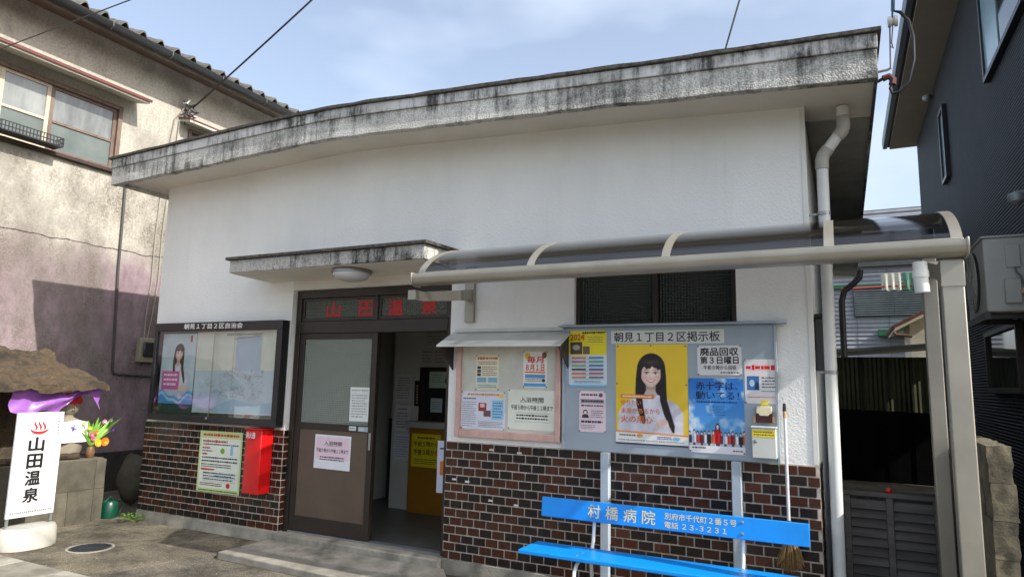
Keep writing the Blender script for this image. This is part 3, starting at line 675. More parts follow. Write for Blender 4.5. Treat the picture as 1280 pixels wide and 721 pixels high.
# ---- upper window in the front wall
uw = thing('frosted_window', 'wide dark window of two frosted panes above the grey board', 'window', (-1.33, 0.06, 1.95))
f2 = MB()
f2.box(W0+0.001, W0+0.035, 0.04, 0.11, 1.951, 2.499).box(W1-0.035, W1-0.001, 0.04, 0.11, 1.951, 2.499).box(W0+0.035, W1-0.035, 0.04, 0.11, 1.951, 1.985).box(W0+0.035, W1-0.035, 0.04, 0.11, 2.465, 2.499).box(-1.325, -1.285, 0.042, 0.10, 1.985, 2.465)
f2.build('frame', BRONZE, uw, 0.003)
box('pane', FIG_D, uw, W0+0.035, -1.325, 0.06, 0.066, 1.985, 2.465); box('pane', FIG_D, uw, -1.285, W1-0.035, 0.075, 0.081, 1.985, 2.465)
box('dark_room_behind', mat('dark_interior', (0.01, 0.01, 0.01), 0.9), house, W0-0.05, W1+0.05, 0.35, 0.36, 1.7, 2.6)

# ------------------------------------------------------------------ lamp under the door canopy
lp = thing('ceiling_lamp', 'shallow white dome lamp under the entrance canopy', 'lamp', (-4.07, -0.30, 2.49))
MB().lathe([(0.175, 0.0), (0.185, -0.015), (0.185, -0.03), (0.17, -0.034)], (-4.07, -0.30, 2.505), 28).build('rim', ALU_G, lp)
MB().lathe([(0.172, -0.032), (0.165, -0.055), (0.14, -0.078), (0.10, -0.095), (0.05, -0.104), (0.01, -0.107)], (-4.07, -0.30, 2.505), 28).build('diffuser', mat('opal_plastic', lin(200, 202, 204), 0.35, var=0.03), lp)

# ------------------------------------------------------------------ glazed black notice case, left of the door
CASEG = m_glass('case_glass', (0.94, 0.96, 0.96), 1.8, 0.04)
lb = thing('glazed_notice_case', 'long black glazed notice case with white heading on the left wall', 'notice board', (-6.08, -0.05, 1.0))
f = MB(); x0, x1, z0, z1, yf = -7.06, -5.095, 1.005, 2.085, -0.105
f.box(x0, x1, yf, -0.004, 1.995, z1).box(x0, x1, yf, -0.004, z0, 1.075).box(x0, x0+0.045, yf, -0.004, 1.075, 1.995).box(x1-0.075, x1, yf, -0.004, 1.075, 1.995)
lbf = f.build('frame', BLACK, lb, 0.004)
box('back_panel', mat('green_felt', lin(62, 84, 66), 0.9, var=0.1), lb, x0+0.045, x1-0.075, -0.02, -0.012, 1.075, 1.995)
for a, b_, y in ((x0+0.045, -6.075, -0.088), (-6.105, x1-0.075, -0.078)): box('sliding_pane', CASEG, lb, a, b_, y, y+0.004, 1.078, 1.992)
box('pane_edge', ALU_G, lb, -6.096, -6.088, -0.090, -0.0885, 1.078, 1.992)
box('lock', ALU_G, lb, -6.11, -6.08, -0.113, -0.105, 1.045, 1.068, 0.003)
t_ = MB(); text_into(t_, Plane((0, -0.1062, 0)), '朝見1丁目2区自治会', -6.57, 2.012, -5.66, 2.070, 0, 0, 0.022); t_.build('lettering', ink((236, 236, 232)), lbf, smooth=False)

SK = (236, 206, 190); HR = (30, 24, 24)
# sheets inside the case
pw, ph = 0.56, 0.78
U_, V_ = uvgrid(110, 150)
im = np.array((196, 214, 226.))[None, None]+(fbm(110, 150, 3, 3)-.5)[..., None]*40+(V_*20)[..., None]*np.array((1, .9, .6))
im = portrait(im, (U_-.52)*pw/.062, (V_-.71)*ph/.062, (224, 228, 240), 0.05, 5)
wv = .13+.05*np.sin(U_*7+1)+.02*np.sin(U_*17); im = over(im, (84, 166, 218), sm(V_-wv, .02)); im = over(im, (196, 224, 240), sm(np.abs(V_-wv+.05)-.02, .02)); im = over(im, (214, 92, 164), sm(np.maximum(np.abs(U_-.32)-.26, np.abs(V_-.33)-.13), .01)); im = over(im, SK, sm(ell(U_, V_, .70, .22, .13, .045), .02))
sheet('poster', 'poster of a woman holding a pink card, inside the black case', 'poster', Plane((-6.995, -0.034, 1.19)), pw, ph, (176, 200, 214), [('l', (250, 236, 244), .12, .24, .52, .44, 3, .55), ('r', (196, 60, 60), .82, .88, .88, .97)], pic=im)
MAPB = (196, 206, 208)
def scrib(n, u0, v0, u1, v1, col, seed):
    r = random.Random(seed); out = []
    for _ in range(n):
        u, v = r.uniform(u0, u1), r.uniform(v0, v1); a = r.uniform(0, PI); ln = r.uniform(.02, .09)
        du, dv = math.cos(a)*ln, math.sin(a)*ln; k = .0022
        out.append(('p', col, [(u, v), (u+du, v+dv), (u+du-dv*k/ln*1.5, v+dv+du*k/ln*1.5), (u-dv*k/ln*1.5, v+du*k/ln*1.5)]))
    return out
sheet('street_map', 'large pale street map spread across the black glazed case', 'map', Plane((-6.42, -0.032, 1.105)), 1.235, 0.875, (236, 234, 218),
      [('r', (204, 220, 230), .0, .0, 1, .52), ('r', (190, 208, 224), .50, .52, .80, .93), ('p', (172, 206, 226), [(.2, .02), (1, .02), (1, .16), (.75, .12), (.5, .18), (.3, .1)]),
       ('r', (206, 208, 196), .0, .0, .30, .03)]+scrib(90, .32, .14, .86, .50, (150, 152, 160), 5)+scrib(16, .4, .2, .8, .56, (196, 140, 144), 6)+scrib(18, .1, .1, .4, .4, (150, 168, 172), 8)+
      [('r', (170, 174, 168), .497, .0, .501, 1), ('l', (120, 122, 124), .40, .94, .82, .975, 1), ('p', (96, 98, 104), [(.50, .9), (.80, .93), (.80, .936), (.50, .906)])])

# ------------------------------------------------------------------ extinguisher box and flyer on the left dado
eb = thing('extinguisher_box', 'bright red fire extinguisher box fixed to the brown tiles', 'box', (-5.32, -0.1, 0.35))
RED = mat('red_paint', lin(196, 18, 20), 0.32, var=0.08, vs=4)
ebm = MB().prism([(-5.43, -0.165), (-5.27, -0.175), (-5.215, -0.16), (-5.205, -0.014), (-5.43, -0.014)], 'z', 0.355, 0.978).build('case', RED, eb, 0.008)
MB().prism([(-5.44, -0.180), (-5.205, -0.180), (-5.20, -0.014), (-5.44, -0.014)], 'z', 0.979, 0.992).build('lid', RED, eb, 0.004)
t_ = MB(); text_into(t_, Plane((0, -0.1765, 0)), '消火器', -5.415, 0.895, -5.285, 0.955, 0, 0, 0.02); t_.build('lettering', ink((244, 240, 236)), ebm, smooth=False)
w_ = 0.60
sheet('flyer', 'green edged rubbish-sorting flyer taped on the brown tiles', 'flyer', Plane((-6.265, -0.0165, 0.288)), 0.64, 0.632, (196, 214, 150),
      [('r', (222, 228, 214), .04, .07, .96, .88), ('l', (190, 60, 44), .08, .90, .93, .97, 1, .7), ('l', (178, 44, 40), .08, .80, .66, .86, 1, .8), ('l', (60, 60, 66), .08, .76, .92, .80, 1, .6),
       ('l', (178, 44, 40), .08, .70, .26, .74, 1, .8), ('l', (60, 60, 66), .08, .65, .32, .69, 1), ('l', (178, 44, 40), .08, .60, .20, .64, 1, .8), ('l', (56, 56, 62), .08, .48, .92, .59, 2),
       ('e', (120, 166, 60), .56, .68, .05, .045), ('r', (140, 190, 220), .74, .62, .80, .78), ('l', (60, 60, 66), .08, .40, .78, .47, 2), ('l', (200, 40, 40), .08, .35, .40, .39, 1, .9),
       ('r', (120, 130, 130), .14, .18, .90, .184), ('r', (120, 130, 130), .14, .24, .90, .244), ('r', (120, 130, 130), .14, .30, .90, .304), ('l', (70, 140, 190), .40, .25, .80, .29, 1, .8), ('l', (70, 70, 80), .14, .19, .88, .34, 3, .4),
       ('l', (120, 60, 60), .08, .10, .60, .16, 2), ('e', (196, 40, 44), .74, .13, .045, .04), ('l', (60, 110, 60), .05, .015, .95, .05, 1, .6)])

# ------------------------------------------------------------------ papers on the sliding door
DP = 0.057
sheet('door_notice', 'white notice with pink panel on the brown kick panel of the sliding door', 'notice', Plane((-4.725, 0.066, 0.632)), 0.45, 0.325, (222, 224, 230),
      [('r', (224, 200, 212), .04, .28, .96, .94), ('r', (90, 80, 90), .32, .675, .72, .685), ('l', (50, 46, 56), .16, .24, .84, .38, 2, .6)],
      [('入浴時間', (40, 36, 44), .27, .70, .76, .82, .02), ('午前5時から午後11時まで', (40, 36, 44), .06, .48, .94, .60, .02)])
sheet('door_timetable', 'narrow white paper on the figured glass of the sliding door', 'notice', Plane((-4.315, 0.0685, 1.10)), 0.235, 0.325, (214, 220, 216), [('r', (150, 156, 154), .06, .84, .94, .845), ('l', (140, 146, 146), .08, .87, .92, .95, 1), ('l', (150, 154, 156), .1, .1, .9, .8, 9, .5)])
sheet('door_sticker', 'small pale sticker on the middle rail of the sliding door', 'sticker', Plane((-4.30, DP, 1.012)), 0.085, 0.042, (200, 206, 204), [('l', (90, 94, 96), .1, .3, .9, .7, 1)])
sheet('door_sticker', 'larger blue grey sticker on the middle rail beside the door handle', 'sticker', Plane((-4.19, DP, 1.008)), 0.115, 0.046, (158, 172, 178), [('r', (184, 196, 200), .1, .2, .6, .8)])

# ------------------------------------------------------------------ papers inside the entrance
IP = 1.5985
sheet('wall_notice', 'white notice of many lines on the entrance room wall', 'notice', Plane((-4.90, IP, 1.25), (1, 0, 0)), 0.24, 0.32, (204, 206, 204), [('l', (120, 122, 124), .1, .08, .9, .92, 9, .4)])
sheet('wall_notice', 'white notice with heading in the middle of the entrance room wall', 'notice', Plane((-4.89, IP, 0.90)), 0.22, 0.30, (210, 212, 216), [('l', (60, 60, 66), .2, .82, .8, .90, 1, .7), ('l', (110, 112, 116), .1, .1, .9, .75, 6, .45)])
sheet('wall_notice', 'lowest white notice on the entrance room wall', 'notice', Plane((-4.885, IP, 0.56)), 0.22, 0.31, (206, 212, 220), [('l', (140, 144, 150), .1, .1, .9, .9, 9, .35)])
sheet('wall_notice', 'pale notice high above the reception window', 'notice', Plane((-4.50, IP, 1.92)), 0.40, 0.22, (188, 188, 184), [('l', (120, 120, 120), .1, .1, .9, .9, 5, .35)])
sheet('wall_notice', 'pair of sheets pinned just above the reception window', 'notice', Plane((-4.55, IP, 1.69)), 0.36, 0.19, (184, 184, 182), [('l', (120, 120, 120), .08, .1, .45, .9, 4, .4), ('l', (120, 120, 120), .55, .1, .92, .9, 4, .4)])
sheet('wall_plaque', 'narrow black plaque of upright lettering beside the reception window', 'plaque', Plane((-4.615, IP, 1.20)), 0.08, 0.30, (26, 24, 22), [('r', (170, 160, 130), .35, .1+.11*i, .65, .17+.11*i) for i in range(7)], thick=0.01)
sheet('glass_notice', 'pale green notice stuck on the dark reception glass', 'notice', Plane((-4.40, 1.5745, 1.42), (1, 0, 0)), 0.30, 0.19, (176, 196, 176), [('l', (110, 124, 110), .1, .3, .6, .85, 4, .4), ('e', (60, 80, 60), .8, .45, .08, .2)], thick=0.001)
sheet('glass_notice', 'small white square note low on the reception glass', 'notice', Plane((-4.37, 1.5745, 1.14)), 0.16, 0.16, (180, 196, 198), [('l', (110, 124, 124), .15, .2, .85, .8, 4, .4)], thick=0.001)
sheet('counter_sign', 'bright yellow opening-hours sign on the ochre counter', 'sign', Plane((-4.56, 1.4975, 0.515)), 0.40, 0.375, (222, 200, 40),
      [('l', (90, 70, 20), .2, .84, .8, .92, 1, .7), ('l', (80, 66, 20), .1, .08, .9, .26, 3, .45)], [('午前5時から', (40, 32, 14), .08, .62, .92, .78, .03), ('午後3時から', (40, 32, 14), .08, .36, .92, .54, .03)])
sheet('banner_sign', 'pale lavender banner standing just inside the right door jamb', 'sign', Plane((-3.50, 0.40, 0.46)), 0.26, 0.48, (206, 208, 226), [('l', (60, 60, 90), .1, .8, .9, .9, 1), ('r', (190, 40, 60), .66, .36, .92, .59)], [('B', (214, 120, 40), .15, .35, .6, .60, .05)], thick=0.004)

# ------------------------------------------------------------------ pink framed case with little awning, right of the door
pc = thing('awning_notice_case', 'shallow notice case with a weathered pink frame under a grey metal awning', 'notice board', (-2.56, -0.02, 1.03))
PINK = mat('faded_pink_frame', lin(206, 168, 158), 0.6, var=0.14, vs=9, dirt=0.25)
f = MB(); a0, a1, b0, b1 = -3.055, -2.068, 1.032, 1.85
f.box(a0, a0+0.045, -0.05, -0.001, b0, b1).box(a1-0.045, a1, -0.05, -0.001, b0, b1).box(a0+0.045, a1-0.045, -0.05, -0.001, b0, b0+0.06).box(a0+0.045, a1-0.045, -0.05, -0.001, b1-0.03, b1)
f.build('frame', PINK, pc, 0.004)
box('backing_board', mat('case_board', lin(204, 204, 192), 0.8, var=0.08, vs=12), pc, a0+0.045, a1-0.045, -0.022, -0.001, b0+0.06, b1-0.03)
AWN = mat('galvanised_awning', lin(206, 208, 202), 0.45, 0.1, var=0.08, vs=3, dirt=0.12)
aw = MB().prism([(-0.002, 1.935), (-0.255, 1.812), (-0.262, 1.795), (-0.256, 1.792), (-0.246, 1.800), (-0.002, 1.922)], 'x', -3.135, -1.985).build('awning', AWN, pc, 0.002)
MB().box(-3.10, -2.0, -0.02, -0.001, 1.936, 1.962).build('awning_flashing', AWN, aw)
for x in (-3.118, -2.006): MB().prism([(-0.003, 1.915), (-0.235, 1.80), (-0.235, 1.785), (-0.003, 1.60)], 'x', x-0.005, x+0.005).build('awning_bracket', mat('rusty_black_iron', (0.03, 0.025, 0.022), 0.6), aw)
q = -0.0225
PINS = [(.02, .02), (.98, .02), (.02, .98), (.98, .98)]
sheet('case_paper', 'cream event paper with blue foot in the upper left of the pink case', 'notice', Plane((-2.868, q, 1.433)), 0.225, 0.30, (228, 220, 196),
      [('l', (196, 96, 50), .06, .86, .94, .96, 1, .8), ('l', (120, 116, 110), .1, .72, .9, .82, 2), ('r', (60, 60, 60), .06, .60, .22, .68), ('r', (60, 60, 60), .06, .50, .22, .58), ('r', (60, 60, 60), .06, .40, .22, .48), ('l', (110, 106, 100), .28, .40, .9, .68, 5, .4),
       ('r', (128, 176, 206), .06, .22, .46, .36), ('r', (128, 176, 206), .54, .22, .94, .36), ('r', (206, 216, 190), .06, .04, .94, .18), ('l', (90, 130, 160), .1, .06, .9, .16, 2)], pins=PINS)
sheet('case_paper', 'poster with big red lettering in the upper right of the pink case', 'notice', Plane((-2.413, q, 1.465)), 0.218, 0.30, (232, 230, 222),
      [('e', (226, 190, 60), .16, .88, .12, .09), ('e', (110, 80, 60), .88, .90, .1, .09), ('r', (226, 120, 50), .08, .40, .92, .44), ('r', (96, 150, 204), .08, .26, .92, .36), ('l', (90, 90, 96), .1, .16, .8, .25, 2), ('r', (90, 160, 214), .04, .03, .96, .12), ('e', (60, 70, 70), .86, .2, .07, .05)],
      [('毎月', (206, 40, 40), .16, .68, .84, .86, .04), ('8月1日', (206, 40, 40), .12, .46, .88, .64, .04)], pins=PINS)
sheet('case_paper', 'wide bluish newsletter with two small photographs, lower left of the pink case', 'newsletter', Plane((-3.005, q, 1.102)), 0.43, 0.318, (214, 216, 228),
      [('l', (214, 140, 40), .14, .88, .86, .96, 1, .8), ('r', (236, 210, 90), .86, .84, .96, .94), ('l', (150, 150, 160), .03, .05, .34, .74, 12, .45), ('l', (60, 60, 70), .05, .77, .34, .85, 1), ('r', (150, 60, 60), .40, .48, .58, .70), ('r', (110, 80, 80), .52, .34, .68, .50), ('r', (226, 190, 190), .44, .58, .54, .68), ('r', (150, 200, 230), .70, .26, .96, .78),
       ('l', (60, 110, 160), .73, .30, .94, .74, 6, .5), ('l', (130, 130, 140), .40, .05, .96, .22, 4, .45)], pins=PINS)
sheet('case_paper', 'cream bathing-hours notice, lower right of the pink case', 'notice', Plane((-2.55, q, 1.12)), 0.44, 0.325, (226, 228, 214),
      [('r', (60, 60, 60), .26, .685, .74, .692), ('l', (50, 50, 50), .18, .24, .84, .40, 2, .6), ('r', (80, 80, 80), .15, .20, .87, .206), ('r', (80, 80, 80), .15, .42, .87, .426)],
      [('入浴時間', (36, 36, 36), .26, .70, .74, .82, .02), ('午前5時から午後11時まで', (36, 36, 36), .07, .49, .93, .62, .02)], pins=PINS)

# ------------------------------------------------------------------ grey-blue board on two posts
gb = thing('grey_notice_board', 'large blue grey notice board on two posts in front of the tiles', 'notice board', (-1.22, -0.04, GZ))
GREY = mat('blue_grey_paint', lin(158, 170, 180), 0.5, var=0.07, vs=3, dirt=0.10)
gb_p = MB().box(-2.045, -0.425, -0.036, -0.018, 0.985, 1.955).build('panel', GREY, gb, 0.002)
for x in (-2.052, -0.435): box('edge_trim', GREY, gb, x, x+0.017, -0.046, -0.018, 0.985, 1.955, 0.002)
MB().prism([(-0.13, 1.957), (-0.13, 1.966), (-0.004, 1.985), (-0.004, 1.957)], 'x', -2.06, -0.345).build('cap_rail', GREY, gb, 0.002)
for x in (-1.712, -0.742): MB().box(x, x+0.068, -0.088, -0.038 if False else -0.040, GZ, 0.984).box(x+0.004, x+0.064, -0.040, -0.018, 0.3, 0.984).build('post', mat('post_pale_blue', lin(172, 184, 192), 0.5, var=0.12, vs=4, dirt=0.35), gb, 0.006)
B = -0.0365
sheet('board_heading', 'long white heading plate across the top of the grey board', 'sign', Plane((-1.64, B, 1.822)), 0.864, 0.104, (214, 216, 210), (), [('朝見1丁目2区掲示板', (28, 28, 30), .03, .14, .965, .86, .022)], thick=0.004)
sheet('calendar_poster', 'yellow topped 2024 calendar sheet in the upper left corner of the grey board', 'poster', Plane((-1.995, B, 1.482)), 0.32, 0.445, (206, 220, 228),
      [('r', (232, 214, 40), .0, .56, 1, 1), ('r', (84, 74, 70), .04, .58, .36, .80), ('r', (110, 96, 84), .38, .58, .56, .72), ('e', (180, 170, 150), .2, .70, .1, .05), ('r', (200, 180, 30), .46, .76, .96, .92), ('r', (234, 218, 60), .465, .764, .955, .916), ('l', (90, 80, 30), .5, .78, .92, .90, 4, .4), ('l', (60, 50, 30), .36, .94, .96, .99, 1, .8)]+
      [('r', c, u, v, u+.38, v+.03) for c, u, v in (((214, 120, 50), .08, .50), ((70, 130, 190), .54, .50), ((196, 90, 150), .08, .43), ((70, 160, 120), .54, .43), ((120, 170, 80), .08, .36), ((60, 120, 190), .54, .36), ((40, 46, 50), .08, .29), ((90, 80, 130), .54, .29), ((220, 110, 60), .08, .22), ((190, 80, 110), .54, .22), ((214, 130, 70), .08, .15), ((110, 116, 120), .54, .15))]+
      [('l', (130, 134, 138), .08, .13+.07*i, .92, .145+.07*i, 1, .5) for i in range(6)]+[('r', (110, 186, 220), .0, .0, 1, .03), ('l', (80, 140, 180), .15, .06, .85, .11, 2)],
      [('2024', (196, 84, 30), .05, .83, .42, .94, .03)], pins=PINS)
sheet('pink_leaflet', 'small pale pink leaflet below the yellow calendar sheet', 'leaflet', Plane((-1.905, B, 1.13)), 0.22, 0.32, (226, 206, 214),
      [('l', (80, 70, 76), .08, .86, .7, .95, 1, .7), ('e', (110, 80, 90), .82, .9, .08, .05), ('r', (150, 140, 150), .06, .70, .94, .80), ('l', (56, 50, 58), .1, .71, .9, .79, 1, .7), ('l', (90, 80, 88), .08, .60, .92, .68, 1, .6), ('e', (50, 44, 50), .24, .48, .09, .06), ('e', (236, 210, 200), .24, .47, .06, .04), ('p', (60, 54, 62), [(.1, .34), (.38, .34), (.34, .42), (.14, .42)]), ('l', (110, 100, 108), .46, .34, .92, .54, 4, .4), ('l', (70, 60, 68), .08, .20, .9, .30, 1, .6), ('l', (120, 110, 116), .08, .06, .62, .18, 3, .4)], pins=PINS)
yw, yh = 0.556, 0.762
U_, V_ = uvgrid(150, 206)
im = np.array((232, 196, 52.))[None, None]+(18*(V_-.5)+10*(fbm(150, 206, 3, 9)-.5))[..., None]*np.array((1, 1, .5))
im = portrait(im, (U_-.50)*yw/.084, (V_-.705)*yh/.084, (226, 224, 234), 0.02, 2)
for k, (du, dv) in enumerate(((0, 0), (.035, .012), (.07, .016), (.10, .008), (-.03, -.02))): im = over(im, (238-3*k, 206-3*k, 192-3*k), sm(ell(U_+.25*V_, V_, .665+du, .215+dv*.6, .026, .036), .012))
im = over(im, (232, 232, 228), sm(V_-.118+.02*U_, .004)); im = over(im, (228, 142, 72), sm(np.abs(V_-.126+.02*U_)-.008, .004))
sheet('fire_safety_poster', 'big yellow poster of a smiling long-haired woman on the grey board', 'poster', Plane((-1.602, B, 1.056)), yw, yh, (226, 190, 48),
      [('r', (224, 132, 54), .07, .455, .54, .495), ('l', (250, 232, 210), .10, .463, .51, .487, 1, .7),
       ('l', (110, 110, 116), .05, .075, .28, .105, 1, .6), ('e', (224, 160, 60), .34, .09, .045, .018), ('l', (90, 120, 170), .58, .06, .78, .095, 2, .6), ('e', (120, 190, 220), .84, .075, .05, .018), ('l', (160, 160, 164), .04, .03, .94, .055, 1, .5), ('r', (60, 70, 100), .0, .0, 1.0, .016)],
      [('守りたい', (222, 120, 40), .075, .385, .36, .44, .02), ('未来があるから', (222, 120, 40), .075, .305, .62, .36, .02), ('火の用心', (222, 112, 34), .075, .215, .52, .285, .03)], pins=[(.03, .98), (.5, .985), (.97, .98), (.02, .6), (.98, .6)], pic=im)
sheet('collection_notice', 'white notice in heavy black lettering at the upper right of the grey board', 'notice', Plane((-0.972, B, 1.588)), 0.315, 0.215, (220, 218, 216), [('l', (60, 60, 60), .52, .04, .94, .13, 1, .6)],
      [('廃品回収', (26, 24, 24), .07, .66, .93, .93, .045), ('第3日曜日', (26, 24, 24), .07, .38, .93, .63, .045), ('午前8時から回収', (30, 28, 28), .14, .18, .88, .33, .03)], pins=PINS)
rw_, rh_ = 0.392, 0.538
U_, V_ = uvgrid(130, 180)
cl_n = fbm(130, 180, 4, 12, 5, 1.2); im = np.array((40, 116, 200.))[None, None]*(V_[..., None])+np.array((104, 172, 224.))[None, None]*(1-V_[..., None])
im = over(im, (228, 236, 242), np.clip((cl_n-.52+.22*(.55-V_))*4.0, 0, .9)); im = over(im, (206, 214, 222), sm(V_-.16, .05)*.8)
rr = random.Random(4)
cols = [(44, 48, 66), (214, 216, 222), (200, 62, 58), (124, 42, 46), (230, 230, 232), (34, 38, 46), (226, 120, 70), (150, 40, 48)]
for k in list(range(0, 15, 2))+list(range(1, 15, 2))+[99]:
    big = k == 99; u = .52 if big else .015+k*.07+rr.uniform(-.01, .01); t = .355 if big else .27+rr.uniform(-.015, .015); g = 1.55 if big else 1.0
    c = (206, 28, 34) if big else cols[k % 8]
    im = over(im, (60, 62, 78) if k % 2 else (186, 186, 194), sm(np.maximum(np.abs(U_-u)-.022*g, np.abs(V_-.13)-.05), .006))
    sh = 1+.25*np.sin((U_-u)*90)*np.exp(-((V_-.2)/.08)**2)
    im = over(im, np.array(c, float)[None, None]*sh[..., None], sm(np.maximum(np.abs(U_-u)-(.040*g-.09*np.clip(V_-t+.065*g, 0, 1)), np.abs(V_-(.13+t-.025*g)/2)-((t-.025*g)-.13)/2), .008))
    im = over(im, (34, 26, 24), sm(ell(U_, V_, u, t+.006, .021*g, .024*g), .006)); im = over(im, (238, 206, 190), sm(ell(U_, V_, u, t-.004, .015*g, .018*g), .006))
    if big: im = over(im, (34, 26, 24), sm(np.maximum(np.abs(np.abs(U_-u)-.03)-.009, np.abs(V_-t+.03)-.04), .006))
im = over(im, (234, 232, 234), sm(V_-.10, .003))
sheet('blue_sky_poster', 'blue sky poster of a crowd behind a person in a red jacket', 'poster', Plane((-1.04, B, 1.026)), rw_, rh_, (62, 138, 206),
      [('l', (70, 70, 80), .05, .05, .3, .085, 1, .6), ('e', (206, 40, 50), .80, .045, .02, .013), ('l', (90, 80, 90), .83, .03, .96, .06, 1, .6), ('l', (30, 60, 120), .15, .665, .88, .70, 1, .7), ('l', (40, 90, 150), .38, .50, .66, .64, 7, .4)],
      [('赤十字は、', (20, 34, 80), .14, .845, .90, .955, .02), ('動いてる！', (20, 34, 80), .14, .715, .92, .825, .02)], pins=PINS, pic=im)
sheet('warning_leaflet', 'white leaflet with red heading and blue picture at the right edge of the grey board', 'leaflet', Plane((-0.640, B, 1.392)), 0.222, 0.312, (224, 222, 222),
      [('p', (240, 200, 200), [(.03, .74), (.2, .8), (.3, .92), (.5, .86), (.7, .93), (.8, .84), (.97, .8), (.97, .73)]), ('l', (206, 44, 50), .05, .755, .95, .875, 1, .95), ('r', (60, 110, 170), .07, .30, .44, .62), ('e', (170, 206, 226), .22, .46, .08, .08), ('p', (36, 50, 90), [(.3, .32), (.42, .32), (.42, .46), (.34, .5)]), ('l', (70, 70, 76), .52, .34, .95, .62, 4, .4), ('l', (90, 90, 96), .5, .26, .95, .30, 1, .5), ('l', (196, 60, 60), .06, .13, .94, .16, 1, .5)], pins=PINS)
# little letter box and the flap holder above it
bx_ = thing('letter_box', 'small off-white locked letter box with a yellow label on the grey board', 'letter box', (-0.505, -0.07, 1.02))
box('case', mat('letterbox_enamel', lin(206, 208, 200), 0.4, var=0.05), bx_, -0.595, -0.435, -0.115, -0.038, 1.02, 1.225, 0.006)
MB().box(-0.60, -0.43, -0.122, -0.038, 1.226, 1.238).build('lid', mat('letterbox_enamel', (1, 1, 1)), bx_, 0.003)
MB().lathe([(0.012, 0), (0.012, 0.008), (0.006, 0.012)], (-0.57, -0.115, 1.135), 12, 0, Matrix.Rotation(PI/2, 3, 'X')).build('lock', ALU_G, bx_)
sheet('label', None, None, Plane((-0.59, -0.1155, 1.165)), 0.15, 0.05, (226, 206, 60), [('l', (110, 90, 30), .06, .15, .94, .85, 2, .5)], parent=bx_, thick=0.001)
fh = thing('card_holder', 'dark brown holder with a cream flap above the letter box', 'card holder', (-0.51, -0.05, 1.26))
box('pocket', mat('dark_maroon_leather', lin(70, 26, 26), 0.5, var=0.2), fh, -0.565, -0.460, -0.075, -0.038, 1.262, 1.34, 0.004)
MB().prism([(-0.562, 1.325), (-0.463, 1.325), (-0.463, 1.375), (-0.562, 1.375)], 'y', -0.082, -0.038).prism([(-0.54, 1.31), (-0.485, 1.31), (-0.475, 1.325), (-0.55, 1.325)], 'y', -0.082, -0.076).build('flap', mat('cream_card', lin(222, 212, 176), 0.6), fh, 0.002)
sheet('tag', None, None, Plane((-0.535, -0.0395, 1.385)), 0.05, 0.028, (228, 206, 50), parent=fh, thick=0.001)
for x in (-0.578, -0.458): MB().box(x-0.008, x+0.008, -0.07, -0.038, 1.262, 1.305).build('wooden_side', mat('light_wood', lin(190, 150, 104), 0.6), fh, 0.003)

# ------------------------------------------------------------------ broom hung on the board's end
br = thing('broom', 'straw broom with a long pale handle hanging at the right end of the grey board', 'broom', (-0.38, -0.11, 0.32))
MB().tube([(-0.378, -0.085, 1.345), (-0.372, -0.13, 0.62)], 0.011, 10).build('handle', mat('pale_handle', lin(206, 208, 210), 0.4), br)
MB().tube([(-0.3785, -0.083, 1.345), (-0.3785, -0.083, 1.40)], [0.013, 0.010], 10).build('black_cap', BLACK, br)
MB().tube([(-0.3782, -0.084, 1.343), (-0.3775, -0.087, 1.30)], 0.0122, 10).build('wooden_collar', mat('light_wood', (1, 1, 1)), br)
MB().tube([(-0.3785, -0.083, 1.40), (-0.385, -0.08, 1.43), (-0.395, -0.06, 1.44), (-0.385, -0.035, 1.43)], 0.003, 6).build('hanging_loop', ALU_G, br)
MB().tube([(-0.3722, -0.13, 0.63), (-0.372, -0.132, 0.50)], [0.016, 0.03], 10).build('binding', mat('broom_binding', lin(90, 70, 40), 0.8), br)
sm = MB(); rr = random.Random(9)
for k in range(260):
    a, t = rr.uniform(0, 2*PI), rr.random()**0.5
    p0 = Vector((-0.372+0.022*t*math.cos(a), -0.132+0.014*t*math.sin(a), 0.53)); p1 = Vector((-0.372+0.085*t*math.cos(a)+rr.uniform(-.012, .012), -0.132+0.035*t*math.sin(a), 0.30+rr.uniform(-.012, .03)+0.05*t*t))
    sm.tube([p0, (p0+p1)/2+Vector((rr.uniform(-.006, .006), 0, 0)), p1], 0.0018, 3, 0, False)
sm.build('straw_head', mat('straw', lin(150, 124, 82), 0.8, var=0.3, vs=60), br)

# ------------------------------------------------------------------ blue bench
bn = thing('bench', 'bright blue slatted bench lettered with a hospital name in front of the board', 'bench', (-1.12, -0.65, GZ))
BLUE = mat('bench_blue', lin(0, 140, 228), 0.34, var=0.09, vs=3, dirt=0.22)
Mb = Matrix.Translation((0, -0.50, 0.617)) @ Matrix.Rotation(math.radians(-6), 4, 'X')
bk = MB().box(-2.012, -0.228, -0.014, 0.014, -0.068, 0.068, 0, Mb).build('backrest', BLUE, bn, 0.004)
t_ = MB(); GOLD = ink((230, 214, 160))
pb = Plane(Mb @ Vector((0, -0.0152, 0)), (1, 0, 0), Mb.to_3x3() @ Vector((0, 0, 1)))
for i, ch in enumerate('村橋病院'): text_into(t_, pb, ch, -1.655+i*0.129, -0.042, -1.565+i*0.129, 0.046, 0, 0, 0.012)
text_into(t_, pb, '別府市千代町2番5号', -1.115, 0.004, -0.655, 0.046, 0, 0, 0.012)
text_into(t_, pb, '電話 23-3231', -1.115, -0.050, -0.715, -0.010, 0, 0, 0.012)
t_.build('lettering', GOLD, bk, smooth=False)
for k in range(3):
    y0 = -0.885+k*0.112; z0 = 0.392-k*0.004
    MB().box(-2.02, -0.29, y0, y0+0.108, z0-0.026, z0).build('seat_slat', BLUE, bn, 0.005)
